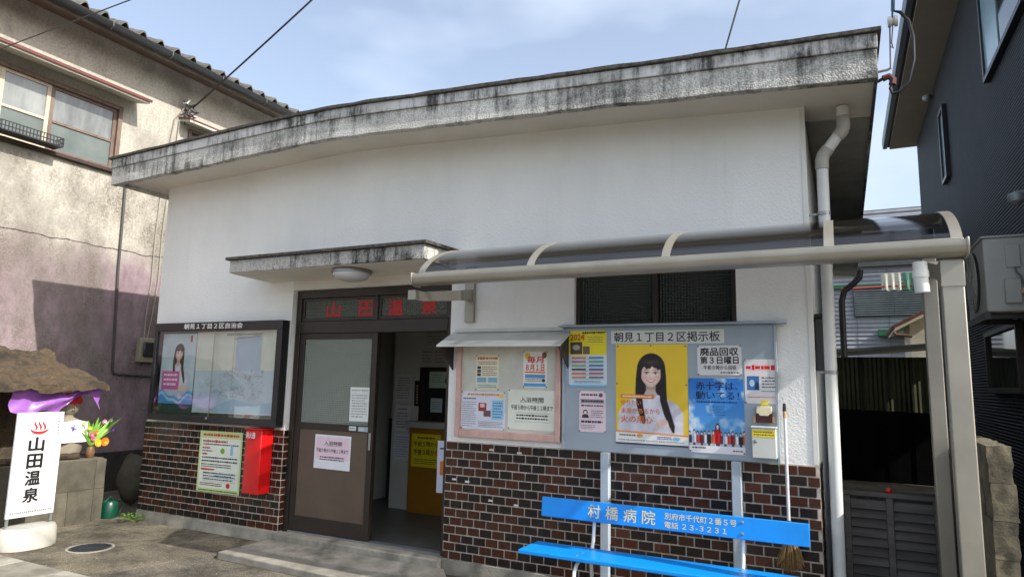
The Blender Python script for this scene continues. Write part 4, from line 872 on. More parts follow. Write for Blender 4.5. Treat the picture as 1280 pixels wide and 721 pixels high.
for x in (-1.62, -0.62):
    for dz in (-0.035, 0.035): MB().lathe([(0.011, 0), (0.011, 0.003), (0.006, 0.006)], Mb @ Vector((x, -0.0145, dz)), 10, 0, Matrix.Rotation(PI/2, 3, 'X')).build('bolt', ALU_G, bn)
    for k in range(3): MB().lathe([(0.010, 0), (0.010, 0.002), (0.005, 0.005)], (x, -0.83+k*0.112, 0.392-k*0.004), 10).build('bolt', ALU_G, bn)
WTUBE = mat('white_tube', lin(222, 224, 222), 0.35, var=0.05, dirt=0.1)
for i, x in enumerate((-1.62, -0.62)):
    ft = [(x, -0.86, GZ), (x, -0.88, 0.22), (x, -0.87, 0.29), (x, -0.83, 0.33), (x, -0.76, 0.352), (x, -0.58, 0.35), (x, -0.53, 0.36), (x, -0.50, 0.42), (x, -0.478, 0.53), (x, -0.468, 0.67)]
    MB().tube(ft, 0.0125, 10).build('leg', WTUBE, bn)
    MB().tube([(x, -0.50, GZ), (x, -0.52, 0.15), (x, -0.55, 0.335)], 0.0125, 10).build('leg', WTUBE, bn)
MB().tube([(-1.63, -0.80, 0.02), (-1.12, -0.80, 0.02), (-0.61, -0.80, 0.02)], 0.010, 8).tube([(-1.62, -0.885, 0.02), (-1.62, -0.8, 0.02), (-1.62, -0.51, 0.02)], 0.01, 8).tube([(-0.62, -0.885, 0.02), (-0.62, -0.8, 0.02), (-0.62, -0.51, 0.02)], 0.01, 8).build('stretcher', WTUBE, bn)

# ------------------------------------------------------------------ polycarbonate canopy
cp = thing('polycarbonate_canopy', 'curved smoky polycarbonate lean-to canopy with champagne aluminium gutter and posts', 'canopy', (-1.15, -0.5, GZ))
def arc(t, off=0.0):      # t 0 at the gutter, 1 at the wall
    a = t*PI/2*0.98
    y = -0.93+0.905*(1-math.cos(a))**0.92; z = 2.285+0.335*math.sin(a)**1.12
    return (y-off*math.cos(a), z+off*math.sin(a))
ga = [(-0.945+0.072*math.cos(a), 2.262+0.058*math.sin(a)) for a in [PI*(0.95+1.1*i/12) for i in range(13)]]
gp = [(-1.018, 2.296), (-1.022, 2.268), (-1.014, 2.242), (-0.996, 2.224), (-0.966, 2.216), (-0.93, 2.216), (-0.90, 2.220), (-0.892, 2.300), (-0.905, 2.300), (-0.912, 2.228), (-0.965, 2.226), (-0.998, 2.244), (-1.004, 2.30)]
gut = MB().prism(gp, 'x', -2.885, 0.605).build('gutter', ALU, cp, 0.0, angle=50)
for x in (-2.895, 0.605): MB().prism([(-1.024, 2.308), (-1.028, 2.268), (-1.018, 2.234), (-0.998, 2.214), (-0.966, 2.206), (-0.93, 2.206), (-0.89, 2.21), (-0.884, 2.308)], 'x', x, x+0.012).build('end_cap', ALU, gut, 0.003)
box('drip_rail', ALU, cp, -2.885, 0.605, -0.935, -0.905, 2.300, 2.322, 0.003)
box('wall_rail', ALU, cp, -2.885, 0.62, -0.045, -0.006, 2.595, 2.64, 0.003)
SMOKE = m_glass('smoky_polycarbonate', (0.52, 0.515, 0.53), 1.6, 0.10)
ribs = [-2.86, -1.945, -0.99, -0.045, 0.575]
nt = 14
for x in ribs:
    P = [arc(i/nt, -0.006) for i in range(nt+1)]+[arc(i/nt, 0.013) for i in range(nt, -1, -1)]
    MB().prism(P, 'x', x-0.027, x+0.027).build('rib', ALU, cp, 0.0, angle=30)
for a, b_ in zip(ribs, ribs[1:]):
    P = [arc(i/nt, 0.004) for i in range(nt+1)]+[arc(i/nt, 0.008) for i in range(nt, -1, -1)]
    MB().prism(P, 'x', a+0.024, b_-0.024).build('roof_panel', SMOKE, cp, angle=30)
MB().prism([(-0.92, 2.19), (-0.92, 2.115), (-0.80, 2.115), (-0.04, 2.215), (-0.04, 2.31), (-0.80, 2.19)], 'x', -2.985, -2.915).build('bracket_arm', ALU, cp, 0.003)
box('wall_plate', ALU, cp, -2.995, -2.905, -0.04, -0.003, 2.02, 2.52, 0.003)
MB().box(0.494, 0.596, -0.925, -0.825, GZ, 2.212).build('post', ALU, cp, 0.006)
box('post_collar', ALU, cp, 0.490, 0.600, -0.929, -0.821, 2.06, 2.205, 0.003)
MB().box(0.495, 0.580, 0.0, 0.085, GZ, 2.59).build('post', ALU, cp, 0.006)
MB().prism([(-0.825, 2.19), (-0.825, 2.10), (0.0, 2.26), (0.0, 2.36)], 'x', 0.505, 0.575).build('side_beam', ALU, cp, 0.003)
box('rear_beam', ALU, cp, -0.17, 0.58, 0.0, 0.05, 2.50, 2.58, 0.003)
MB().tube([(0.395, -0.955, 2.195), (0.395, -0.955, 2.11), (0.40, -0.952, 2.03)], 0.036, 16).build('downspout', PVC, cp)
MB().tube([(0.395, -0.955, 2.15), (0.395, -0.955, 2.11)], 0.040, 16).build('downspout_socket', PVC, cp)

# ------------------------------------------------------------------ rainwater pipe at the corner
dp = thing('downpipe', 'white rainwater pipe bending down the right corner of the bathhouse', 'pipe', (-0.085, 0.06, GZ))
pz = interp(FB, 0.08)+0.03
MB().tube([(0.075, 0.03, pz), (0.075, 0.03, 3.37)], 0.043, 18).build('upper_pipe', PVC, dp)
MB().tube([(0.072, 0.031, 3.36), (-0.060, 0.05, 3.19)], 0.040, 18).build('offset_pipe', PVC, dp)
MB().tube([(-0.075, 0.05, 3.13), (-0.082, 0.05, GZ)], 0.040, 18).build('lower_pipe', PVC, dp)
for pts in ([(0.075, 0.03, 3.45), (0.075, 0.03, 3.38), (0.066, 0.031, 3.345), (0.035, 0.036, 3.31)], [(-0.03, 0.046, 3.23), (-0.062, 0.05, 3.19), (-0.075, 0.05, 3.15), (-0.076, 0.05, 3.08)]): MB().tube(pts, 0.046, 18).build('elbow', PVC_G, dp)
for z in (2.75, 1.62): MB().lathe([(0.043, -0.012), (0.046, -0.012), (0.046, 0.012), (0.043, 0.012)], (-0.079, 0.05, z), 18).box(-0.18, -0.12, 0.045, 0.055, z-0.008, z+0.008).build('bracket', ALU_G, dp)
mb_ = thing('meter_cover', 'dark grey meter cover fixed behind the white rainwater pipe', 'meter', (-0.12, 0.35, 1.6))
box('case', mat('dark_grey_box', lin(62, 64, 66), 0.5), mb_, -0.175, -0.07, 0.24, 0.42, 1.62, 2.02, 0.01); box('hood', BLACK, mb_, -0.175, -0.05, 0.23, 0.43, 2.02, 2.05, 0.006)
bp = thing('black_conduit', 'black bent conduit hanging beside the pipe under the canopy', 'pipe', (0.05, 0.6, 1.6))
MB().tube([(0.15, 0.62, 2.42), (0.14, 0.62, 2.36), (0.09, 0.62, 2.31), (0.03, 0.62, 2.26), (0.01, 0.62, 2.18), (0.01, 0.62, 1.75)], 0.023, 12).build('conduit', BLACK, bp)
MB().tube([(-0.09, 0.10, 0.25), (-0.03, 0.05, 0.24), (0.02, 0.02, 0.20), (0.0, 0.06, 0.14)], 0.012, 8).build('strap', BLACK, bp)

# ------------------------------------------------------------------ louvred alley gate
gt = thing('alley_gate', 'low weathered dark louvred gate closing the alley beside the pipe', 'gate', (0.25, 0.28, GZ))
WOODD = mat('weathered_dark_wood', lin(84, 80, 76), 0.8, var=0.35, vs=9, stretch=(0.25, 1, 3), bmp=0.4, bs=50)
for x in (-0.04, 0.222, 0.50): MB().box(x, x+0.042, 0.255, 0.295, GZ+0.02, 0.775).build('stile', WOODD, gt, 0.004)
box('top_rail', WOODD, gt, -0.05, 0.548, 0.25, 0.30, 0.776, 0.806, 0.004)
for k in range(13):
    z = 0.72-k*0.062
    for xa, xb in ((0.004, 0.220), (0.266, 0.498)):
        Ms = Matrix.Translation(((xa+xb)/2, 0.275, z)) @ Matrix.Rotation(math.radians(-32+random.uniform(-3, 3)), 4, 'X') @ Matrix.Rotation(random.uniform(-.008, .008), 4, 'Y')
        h = (xb-xa)/2
        MB().box(-h, h, -0.005, 0.005, -0.033, 0.033, 0, Ms).build('louvre', WOODD, gt)
MB().lathe([(0.012, 0), (0.017, 0.006), (0.02, 0.02), (0.014, 0.032), (0.005, 0.036)], (0.243, 0.275, 0.807), 12).build('red_knob', RED, gt)

# ------------------------------------------------------------------ old block wall end
bw = thing('block_wall', 'rough crumbling concrete block wall end beside the canopy post', 'wall', (0.74, -0.4, GZ))
def m_block():
    mt, n, l, b = newmat('crumbling_block')
    r = ramp(n, [(0.3, lin(74, 70, 58)), (0.7, lin(136, 127, 104))]); l.new(fnoise(n, l, 7, 8, (1, 1, 1), 0.7), r.inputs['Fac'])
    r2 = ramp(n, [(0.55, 0.0), (0.72, 0.8)]); l.new(fnoise(n, l, 9, 8, (1, 1, .5), 0.8), r2.inputs['Fac'])
    l.new(mixc(n, l, r.outputs['Color'], (0.03, 0.03, 0.026), r2.outputs['Color']), b.inputs['Base Color']); b.inputs['Roughness'].default_value = 0.95
    bump(n, l, b, fnoise(n, l, 34, 8, (1, 1, 1), 0.75), 1.0, 0.02); return mt
BLK = m_block()
for k in range(7):
    z1 = 1.225-k*0.195; z0 = max(z1-0.192, GZ-0.05)
    for j in range(5):
        ya = -0.72+j*0.40+(0.0 if k % 2 == 0 else -0.2); yb = ya+0.397
        ya = max(ya, -0.72); dxx = random.uniform(-.006, .006)
        if yb <= ya+0.05: continue
        mbk = MB(); nv = 6
        x0b, x1b = 0.668+dxx, 0.782+dxx
        mbk.box(x0b, x1b, ya, yb, z0, z1)
        o = mbk.build('block', BLK, bw)
        bm = bmesh.new(); bm.from_mesh(o.data); bmesh.ops.subdivide_edges(bm, edges=bm.edges[:], cuts=5, use_grid_fill=True)
        for v in bm.verts:
            q = 0.006*mnoise.noise(v.co*9)+0.007*mnoise.noise(v.co*26)-0.003
            nrm = Vector((1 if v.co.x > 0.725 else -1, -1 if v.co.y < ya+0.02 else 0, 1 if k == 0 and v.co.z > z1-0.02 else 0)); v.co += nrm*q
        bm.to_mesh(o.data); bm.free()

# ------------------------------------------------------------------ dark house on the right
dh = thing('dark_house', 'two storey house in charcoal ribbed siding with a deep eave on the right', 'house', (3.5, 4, GZ))
SIDE = m_siding('charcoal_siding', (0.014, 0.016, 0.020), (0.026, 0.028, 0.033), 0.030)
XW = 1.30
dw = MB(); dw.box(XW, XW+0.15, 0.35, 7.8, GZ, 5.72).box(XW+0.15, 7.5, 0.35, 0.5, GZ, 5.72).box(XW+0.15, 7.5, 7.65, 7.8, GZ, 5.72); dw.build('wall', SIDE, dh); MB().box(XW, XW+0.12, -0.45, 0.348, 3.35, 5.72).build('unseen_sun_screen', SIDE, dh)  # the short screen is an added unseen panel keeping sun off the upper front wall
rf = MB().prism([(0.86, 5.78), (0.86, 5.98), (4.4, 7.5), (8.0, 5.98), (8.0, 5.78)], 'y', -0.8, 8.0).build('roof', mat('dark_slate_roof', (0.03, 0.032, 0.035), 0.6), dh)
box('soffit', mat('beige_soffit', lin(120, 112, 98), 0.7, var=0.06), rf, 0.90, XW+0.2, -0.78, 7.98, 5.735, 5.779)
MB().prism([(0.80, 5.76), (0.79, 5.86), (0.80, 5.97), (0.865, 5.97), (0.865, 5.76)], 'y', -0.82, 8.02).build('eave_gutter', mat('blue_grey_gutter', lin(66, 74, 82), 0.4, 0.2), rf, 0.004)
def hwin(y0, y1, z0, z1, fm, gm, deep=0.05):
    o = MB(); t = 0.045
    o.box(XW-deep, XW-0.001, y0, y0+t, z0, z1).box(XW-deep, XW-0.001, y1-t, y1, z0, z1).box(XW-deep, XW-0.001, y0+t, y1-t, z0, z0+t).box(XW-deep, XW-0.001, y0+t, y1-t, z1-t, z1)
    f = o.build('window', fm, dh, 0.003)
    box('pane', gm, f, XW-0.024, XW-0.016, y0+t, y1-t, z0+t, z1-t); return f
GLR = mat('reflecting_glass', (0.03, 0.035, 0.038), 0.04, var=0.02, spec=1.0)
FRW = mat('silver_window_frame', lin(150, 154, 158), 0.4, 0.3)
FRK = mat('black_window_frame', lin(38, 40, 44), 0.35, 0.2)
fw = hwin(0.45, 1.90, 4.28, 5.45, FRK, GLR); box('frosted_sash', mat('pale_blue_glass', lin(150, 180, 190), 0.15, var=0.1), fw, XW-0.032, XW-0.0245, 1.30, 1.855, 4.325, 5.405)
hwin(4.42, 4.82, 4.15, 5.10, FRK, mat('pale_blue_glass', (1, 1, 1)))
hwin(1.45, 2.80, 1.50, 2.08, BRONZE, GLR)
for y, z in ((5.5, 5.66), (0.95, 3.0)): MB().lathe([(0.05, 0), (0.06, -0.02), (0.055, -0.06), (0.02, -0.085)], (XW-0.07, y, z), 14).box(XW-0.08, XW-0.001, y-0.02, y+0.02, z-0.02, z+0.02).build('vent_hood', FRW, dh)
ac = thing('air_conditioner', 'white outdoor air conditioner unit bracketed on the charcoal wall', 'air conditioner', (1.14, 1.3, 2.08))
ACM = mat('ac_enamel', lin(164, 164, 157), 0.45, var=0.05, dirt=0.12)
acx0, acx1, acy0, acy1, acz0, acz1 = 0.985, 1.27, 0.90, 1.68, 2.10, 2.66
acb = MB().box(acx0, acx1, acy0, acy1, acz0, acz1).build('body', ACM, ac, 0.012)
MB().box(acx0-0.008, acx1+0.004, acy0-0.006, acy1+0.006, acz1+0.001, acz1+0.018).build('lid', ACM, ac, 0.004)
gr = MB()
for k in range(9):
    r = 0.03+k*0.026; gr.tube([(acx0-0.022, 1.33+r*math.cos(a*PI/14), 2.38+r*math.sin(a*PI/14)) for a in range(29)], 0.0035, 5, 0, False)
for k in range(12):
    a = k*PI/6; gr.tube([(acx0-0.026, 1.33+0.03*math.cos(a), 2.38+0.03*math.sin(a)), (acx0-0.022, 1.33+0.25*math.cos(a), 2.38+0.25*math.sin(a))], 0.004, 5, 0, False)
gr.build('fan_grille', ACM, ac)
MB().lathe([(0.245, 0), (0.245, 0.003), (0.02, 0.004)], (acx0-0.002, 1.33, 2.38), 28, 0, Matrix.Rotation(-PI/2, 3, 'Y')).build('fan_opening', BLACK, ac)
box('valve_cover', ACM, ac, 1.10, 1.20, acy0-0.03, acy0-0.001, 2.16, 2.34, 0.006); box('terminal_cover', ACM, ac, 1.12, 1.21, acy0-0.015, acy0-0.001, 2.43, 2.60, 0.004)
MB().tube([(1.17, acy0-0.016, 2.43), (1.175, acy0-0.03, 2.39), (1.20, acy0-0.03, 2.36), (1.215, acy0-0.02, 2.30)], 0.006, 6).build('cable', mat('grey_cable', lin(90, 90, 90), 0.5), ac)
MB().tube([(1.20, acy0-0.02, 2.24), (1.235, acy0-0.06, 2.27), (1.28, acy0-0.04, 2.30)], 0.02, 10).build('lagged_pipe', mat('lagging', lin(170, 150, 130), 0.7), ac)
sh_ = MB()
for y in (1.02, 1.55): sh_.box(0.98, XW-0.001, y-0.02, y+0.02, 2.06, 2.098).box(XW-0.03, XW-0.001, y-0.02, y+0.02, 1.85, 2.06)
sh_.box(0.97, 1.0, 0.88, 1.70, 2.045, 2.098); sh_.build('shelf_bracket', BLACK, ac)

# ------------------------------------------------------------------ yard at the end of the alley
lt = thing('lean_to_shed', 'low lean-to shed with a mossy corrugated wall at the end of the alley', 'shed', (0.6, 9.2, GZ))
CORR = m_siding('mossy_corrugated', (0.055, 0.058, 0.026), (0.10, 0.10, 0.048), 0.075, axis='X')
for i in range(6):
    x = -0.55+i*0.42; MB().box(x, x+0.405, 9.2, 9.23, 0.95, 2.12).build('sheet', CORR, lt)
for i in range(7):
    x = -0.57+i*0.42; MB().box(x, x+0.03, 9.16, 9.198, GZ, 2.12).build('batten', mat('shed_timber', (0.03, 0.025, 0.02), 0.8), lt)
MB().prism([(-0.7, 2.13), (2.1, 2.34), (2.1, 2.40), (-0.7, 2.19)], 'y', 8.7, 10.2).build('roof', mat('shed_roof', lin(120, 120, 108), 0.7, var=0.3), lt)
bf = thing('board_fence', 'near-black board fence below the corrugated shed wall', 'fence', (0.6, 8.8, GZ))
FEN = mat('shade_black_board', (0.004, 0.0037, 0.0034), 0.9, var=0.3, spec=0.1)  # dark boards, blackened further; the covered alley's shade is put into their colour
for i in range(13):
    x = -0.6+i*0.21; MB().box(x, x+0.212, 8.8+0.012*(i % 2), 8.812+0.012*(i % 2), GZ, 1.16-0.004*i).build('board', FEN, bf)
MB().box(-0.6, 2.13, 8.821, 8.86, 0.9, 0.98).build('rail', FEN, bf)
gh = thing('grey_sided_house', 'grey sided house with a shuttered window seen past the canopy post', 'house', (1.5, 16, GZ))
GSID = m_siding('pale_grey_siding', lin(142, 144, 150), lin(164, 166, 170), 0.12, strength=0.5)
MB().box(-1.2, 5, 16, 16.2, GZ, 6.6).build('wall', GSID, gh)
for i in range(8):
    MB().box(-1.2+i*0.8, -1.19+i*0.8, 15.992, 15.999, GZ, 4.9).build('panel_joint', mat('joint_dark', lin(96, 98, 102), 0.7), gh)
o_ = MB().box(0.33, 0.39, 15.93, 15.99, 3.55, 4.32).box(2.4, 2.46, 15.93, 15.99, 3.55, 4.32).box(0.39, 2.4, 15.93, 15.99, 3.55, 3.62).box(0.39, 2.4, 15.93, 15.99, 4.26, 4.32).box(1.36, 1.42, 15.94, 15.99, 3.62, 4.26).build('window', mat('dark_grey_frame', lin(74, 78, 80), 0.5), gh)
box('pane', mat('greenish_glass', lin(78, 92, 84), 0.15), o_, 0.39, 2.4, 15.965, 15.975, 3.62, 4.26)
gr = MB()
for k in range(12): gr.box(0.36, 2.43, 15.90, 15.91, 3.58+k*0.062, 3.594+k*0.062)
gr.build('grille', FRW, o_)
GREEN = mat('green_trim', lin(34, 92, 62), 0.5)
box('green_trim', GREEN, gh, -1.2, 5, 15.9, 15.999, 4.36, 4.46)
box('awning', GREEN, gh, 0.9, 3.2, 15.5, 15.99, 2.98, 3.14)
box('balcony_wall', mat('balcony_dark', lin(70, 74, 72), 0.7), gh, -1.2, 5, 15.85, 15.999, 4.95, 5.4)
ln = thing('laundry_pole', 'red laundry pole across the alley in front of the grey house', 'pole', (0.9, 14, 3.7))
MB().tube([(0.05, 14.4, 4.14), (2.2, 14.4, 4.19)], 0.022, 8).build('pole', mat('red_pole', lin(190, 70, 60), 0.4), ln)
MB().tube([(0.05, 14.4, 4.48), (2.4, 14.4, 4.52)], 0.015, 8).build('clothes_line', FRW, ln)
for i, (xa, xb, c, lb_) in enumerate(((0.98, 1.42, lin(196, 196, 178), 'cream towel pegged at the left of the clothes line'), (1.46, 1.90, lin(92, 140, 116), 'green towel pegged at the right of the clothes line'))):
    tw = MB()
    for side in (0.0, 0.012): tw.grid(lambda p, q, s=side: (xa+(xb-xa)*p/14, 14.385+s+0.03*math.sin(p*1.3+q*.2)*(1-q/8), 4.06+0.45*q/7+(0.02*math.sin(p*.9) if q == 0 else 0)), 15, 8)
    tag(tw.build('towel', mat('towel_%d' % i, c, 0.9, var=0.1)), lb_, 'towel', 'towels on the clothes line')
sh2 = thing('tiled_outhouse', 'little cream outhouse under a sloping red brown tiled roof beyond the post', 'outhouse', (1.7, 11, GZ))
box('wall', mat('outhouse_cream', lin(206, 198, 176), 0.8), sh2, 1.28, 2.6, 11.0, 12.5, GZ, 3.0)
r2_ = MB().prism([(0.98, 2.72), (2.6, 3.60), (2.6, 3.66), (0.98, 2.80)], 'y', 10.6, 12.8).build('roof', mat('outhouse_soffit', lin(190, 176, 150), 0.8), sh2)
RT = mat('red_brown_roof_tile', lin(96, 62, 52), 0.6, var=0.3)
for i in range(7):
    Mt = Matrix.Translation((1.05+i*0.21, 0, 2.86+i*0.115)) @ Matrix.Rotation(-math.atan2(0.88, 1.62), 4, 'Y')
    MB().box(-0.13, 0.13, 10.58, 12.8, -0.03, 0.03, 0, Mt).build('tile_course', RT, r2_, 0.01)
MB().tube([(0.96, 10.6, 2.70), (1.0, 10.6, 2.64), (1.2, 10.6, 2.62), (1.28, 10.6, 2.6)], 0.03, 8).build('gutter', mat('brown_gutter', lin(80, 50, 42), 0.5), r2_)

# ------------------------------------------------------------------ old house on the left
XL = -9.3
oh = thing('old_house', 'old two storey house with stained plaster wall and tiled roof on the left', 'house', (-11, 0, GZ))
w = MB(); wy0, wy1, wz0, wz1 = -1.75, 0.63, 4.40, 5.36
w.box(XL-0.2, XL, -4.5, 6.5, GZ, wz0).box(XL-0.2, XL, -4.5, wy0, wz0, wz1).box(XL-0.2, XL, wy1, 1.72, wz0, wz1).box(XL-0.2, XL, 2.52, 6.5, wz0, wz1).box(XL-0.2, XL, 1.72, 2.52, wz0, 4.6)
w.box(XL-0.2, XL, -4.5, 1.72, wz1, 6.32).box(XL-0.2, XL, 2.52, 6.5, wz1, 6.32).box(XL-0.2, XL, 1.72, 2.52, 5.44, 6.32)
w.box(XL-0.2, XL, 1.72, 2.52, 4.6, 4.62)
w.box(-16, XL-0.2, -4.5, -4.3, GZ, 6.32)
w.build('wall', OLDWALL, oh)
box('foundation', mat('dark_foundation', lin(52, 50, 46), 0.95, var=0.3, vs=8, bmp=0.5), oh, XL, XL+0.035, -4.5, 6.5, GZ-0.05, 0.42, 0.01)
WOOD = mat('brown_window_wood', lin(108, 90, 80), 0.7, var=0.3, vs=12, stretch=(1, 1, 0.3), dirt=0.2)
WOODK = mat('dark_sill_wood', lin(60, 44, 36), 0.7, var=0.3)
ow = MB(); xa, xb = XL-0.09, XL+0.03
ow.box(xa, xb, wy0, wy0+0.06, wz0, wz1).box(xa, xb, wy1-0.06, wy1, wz0, wz1).box(xa, xb, wy0+0.06, wy1-0.06, wz1-0.06, wz1)
owo = ow.build('window', WOOD, oh, 0.004)
box('window_sill', WOODK, owo, XL-0.1, XL+0.07, wy0-0.06, wy1+0.04, wz0-0.05, wz0, 0.006)
PALE = mat('pale_bleached_wood', lin(186, 172, 152), 0.75, var=0.15, vs=14)
GUP = mat('curtain_and_sky_glass', lin(112, 115, 112), 0.12, var=0.5, vs=3.0, stretch=(1, 1, 0.25), spec=0.9)  # mottled grey puts curtain and sky reflection into the pane colour
GLOW = mat('frosted_green_glass', lin(88, 96, 92), 0.32, var=0.3, vs=2, spec=0.7)
for y0, y1 in ((wy0+0.06, -0.93), (-0.93, -0.33), (-0.33, wy1-0.06)):
    s = MB(); xs0, xs1 = XL-0.05, XL-0.012
    s.box(xs0, xs1, y0, y0+0.05, wz0, wz1-0.06).box(xs0, xs1, y1-0.05, y1, wz0, wz1-0.06).box(xs0, xs1, y0+0.05, y1-0.05, wz0, wz0+0.05).box(xs0, xs1, y0+0.05, y1-0.05, wz1-0.10, wz1-0.06).box(xs0, xs1, y0+0.05, y1-0.05, 4.80, 4.835)
    sh = s.build('sash', PALE if y1 < 0 else WOOD, owo, 0.003)
    box('upper_pane', GUP, owo, XL-0.034, XL-0.028, y0+0.05, y1-0.05, 4.835, wz1-0.10); box('lower_pane', GLOW, owo, XL-0.034, XL-0.028, y0+0.05, y1-0.05, wz0+0.05, 4.80)
MAROON = mat('maroon_flashing', lin(96, 46, 40), 0.5, var=0.15); HOODW = mat('hood_plaster', lin(196, 190, 176), 0.8, var=0.1, dirt=0.2)
hd = MB().prism([(XL, 5.50), (XL+0.36, 5.42), (XL+0.36, 5.465), (XL, 5.56)], 'y', -2.2, 0.80).build('window_hood', HOODW, oh, 0.004)
MB().prism([(XL, 5.561), (XL+0.375, 5.466), (XL+0.375, 5.445), (XL+0.385, 5.445), (XL+0.385, 5.485), (XL, 5.585)], 'y', -2.22, 0.82).build('hood_flashing', MAROON, hd)
hd2 = MB().prism([(XL, 5.50), (XL+0.26, 5.45), (XL+0.26, 5.49), (XL, 5.55)], 'y', 1.55, 2.75).build('window_hood', HOODW, oh, 0.004)
MB().prism([(XL, 5.551), (XL+0.27, 5.491), (XL+0.27, 5.51), (XL, 5.572)], 'y', 1.53, 2.77).build('hood_flashing', MAROON, hd2)
o2 = MB().box(xa, xb, 1.722, 1.77, 4.622, 5.438).box(xa, xb, 2.47, 2.518, 4.622, 5.438).box(xa, xb, 1.77, 2.47, 5.39, 5.438).build('window', WOOD, oh, 0.004); box('pane', GLOW, o2, XL-0.05, XL-0.04, 1.77, 2.47, 4.622, 5.39)
# eave
EB = mat('eave_board', lin(104, 97, 88), 0.8, var=0.2, dirt=0.4)
ev = MB().prism([(XL-0.2, 6.32), (XL+0.50, 6.17), (XL+0.50, 6.20), (XL-3.5, 7.7), (XL-3.5, 7.6)], 'y', -4.8, 6.8).build('roof', EB, oh)
box('eave_fascia', mat('eave_fascia_brown', lin(112, 104, 94), 0.8, var=0.25, dirt=0.5), ev, XL+0.47, XL+0.505, -4.8, 6.8, 6.12, 6.205)
MB().prism([(XL+0.51, 6.235), (XL+0.515, 6.18), (XL+0.545, 6.145), (XL+0.585, 6.145), (XL+0.615, 6.18), (XL+0.62, 6.235), (XL+0.612, 6.235), (XL+0.606, 6.184), (XL+0.582, 6.155), (XL+0.548, 6.155), (XL+0.522, 6.184), (XL+0.518, 6.235)], 'y', -4.8, 6.8).build('gutter', mat('dark_gutter', lin(28, 28, 28), 0.4, 0.1), ev)
for k in range(13): MB().tube([(XL+0.50, -4.5+k*0.9, 6.21), (XL+0.57, -4.5+k*0.9, 6.135), (XL+0.63, -4.5+k*0.9, 6.17), (XL+0.622, -4.5+k*0.9, 6.25)], 0.006, 5).build('gutter_hook', mat('hook_zinc', lin(130, 130, 126), 0.4, 0.5), ev)
KAW = mat('kawara_tile', lin(98, 96, 90), 0.75, var=0.35, vs=10, bmp=0.3, bs=40)
kp = []
for i in range(11):
    t = i/10; kp.append((t*0.27, 0.080*math.exp(-((t-0.25)/0.17)**4)-0.016*math.sin(PI*t)))
kv = [(0.0, y, z) for y, z in kp]+[(-0.30, y, z+0.03) for y, z in kp]+[(0.0, y, z-0.022) for y, z in kp]+[(-0.30, y, z+0.008) for y, z in kp]
n_ = 11; kf = []
for i in range(10): kf += [(i, i+1, n_+i+1, n_+i), (2*n_+i, 3*n_+i, 3*n_+i+1, 2*n_+i+1), (i, 2*n_+i, 2*n_+i+1, i+1)]
kf += [(0, n_, 3*n_, 2*n_), (n_-1, 3*n_-1, 4*n_-1, 2*n_-1)]
kme = bpy.data.meshes.new('roof_tile'); kme.from_pydata(kv, [], kf); kme.materials.append(KAW); kme.polygons.foreach_set('use_smooth', [True]*len(kme.polygons)); kme.set_sharp_from_angle(angle=math.radians(50))
for r in range(4):
    for k in range(42):
        o = bpy.data.objects.new('roof_tile', kme); COL.objects.link(o)
        o.location = (XL+0.56-r*0.245, -4.8+k*0.274, 6.285+r*0.09+random.uniform(-.004, .004)); o.rotation_euler = (0, math.radians(13)+random.uniform(-.01, .01), random.uniform(-.02, .02)); o.parent = ev
MB().prism([(XL+0.50, 6.20), (XL+0.55, 6.26), (XL+0.48, 6.285), (XL-3.5, 7.78), (XL-3.5, 7.72)], 'y', -4.8, 6.8).build('roof_bed', KAW, ev)
# pipes, wires and meter on the old wall
pw_ = thing('wall_conduit', 'dark conduit running down the stained wall and turning to the meter', 'pipe', (XL+0.03, 0.85, 1.5))
MB().tube([(XL+0.025, 0.77, 4.6), (XL+0.025, 0.80, 3.0), (XL+0.025, 0.87, 1.56), (XL+0.025, 0.89, 1.51), (XL+0.025, 0.95, 1.50), (XL+0.025, 1.75, 1.47)], 0.018, 8).build('conduit', mat('conduit_grey', lin(70, 68, 66), 0.6), pw_)
wc = thing('meter_cables', 'two thin grey cables dropping to the electricity meter', 'cable', (XL+0.02, 1.4, 2.05))
GC = mat('pale_cable', lin(150, 144, 134), 0.6)
for dy, e in ((0.0, 0.0), (0.11, 0.02)): MB().tube([(XL+0.02, 1.36+dy, 4.7), (XL+0.02, 1.32+dy+0.02*math.sin(3), 3.6), (XL+0.02, 1.33+dy, 2.9), (XL+0.02, 1.30+dy*0.7+e, 2.4), (XL+0.02, 1.30+dy*0.5, 2.04)], 0.009, 6).build('cable', GC, wc)
mt_ = thing('electricity_meter', 'beige electricity meter box with dark glass on the old wall', 'meter', (XL+0.05, 1.35, 1.68))
box('case', mat('meter_beige', lin(150, 144, 124), 0.5), mt_, XL+0.001, XL+0.10, 1.20, 1.50, 1.68, 2.04, 0.01); box('glass_front', mat('meter_glass', (0.02, 0.02, 0.02), 0.1), mt_, XL+0.101, XL+0.14, 1.24, 1.46, 1.76, 1.98, 0.02)
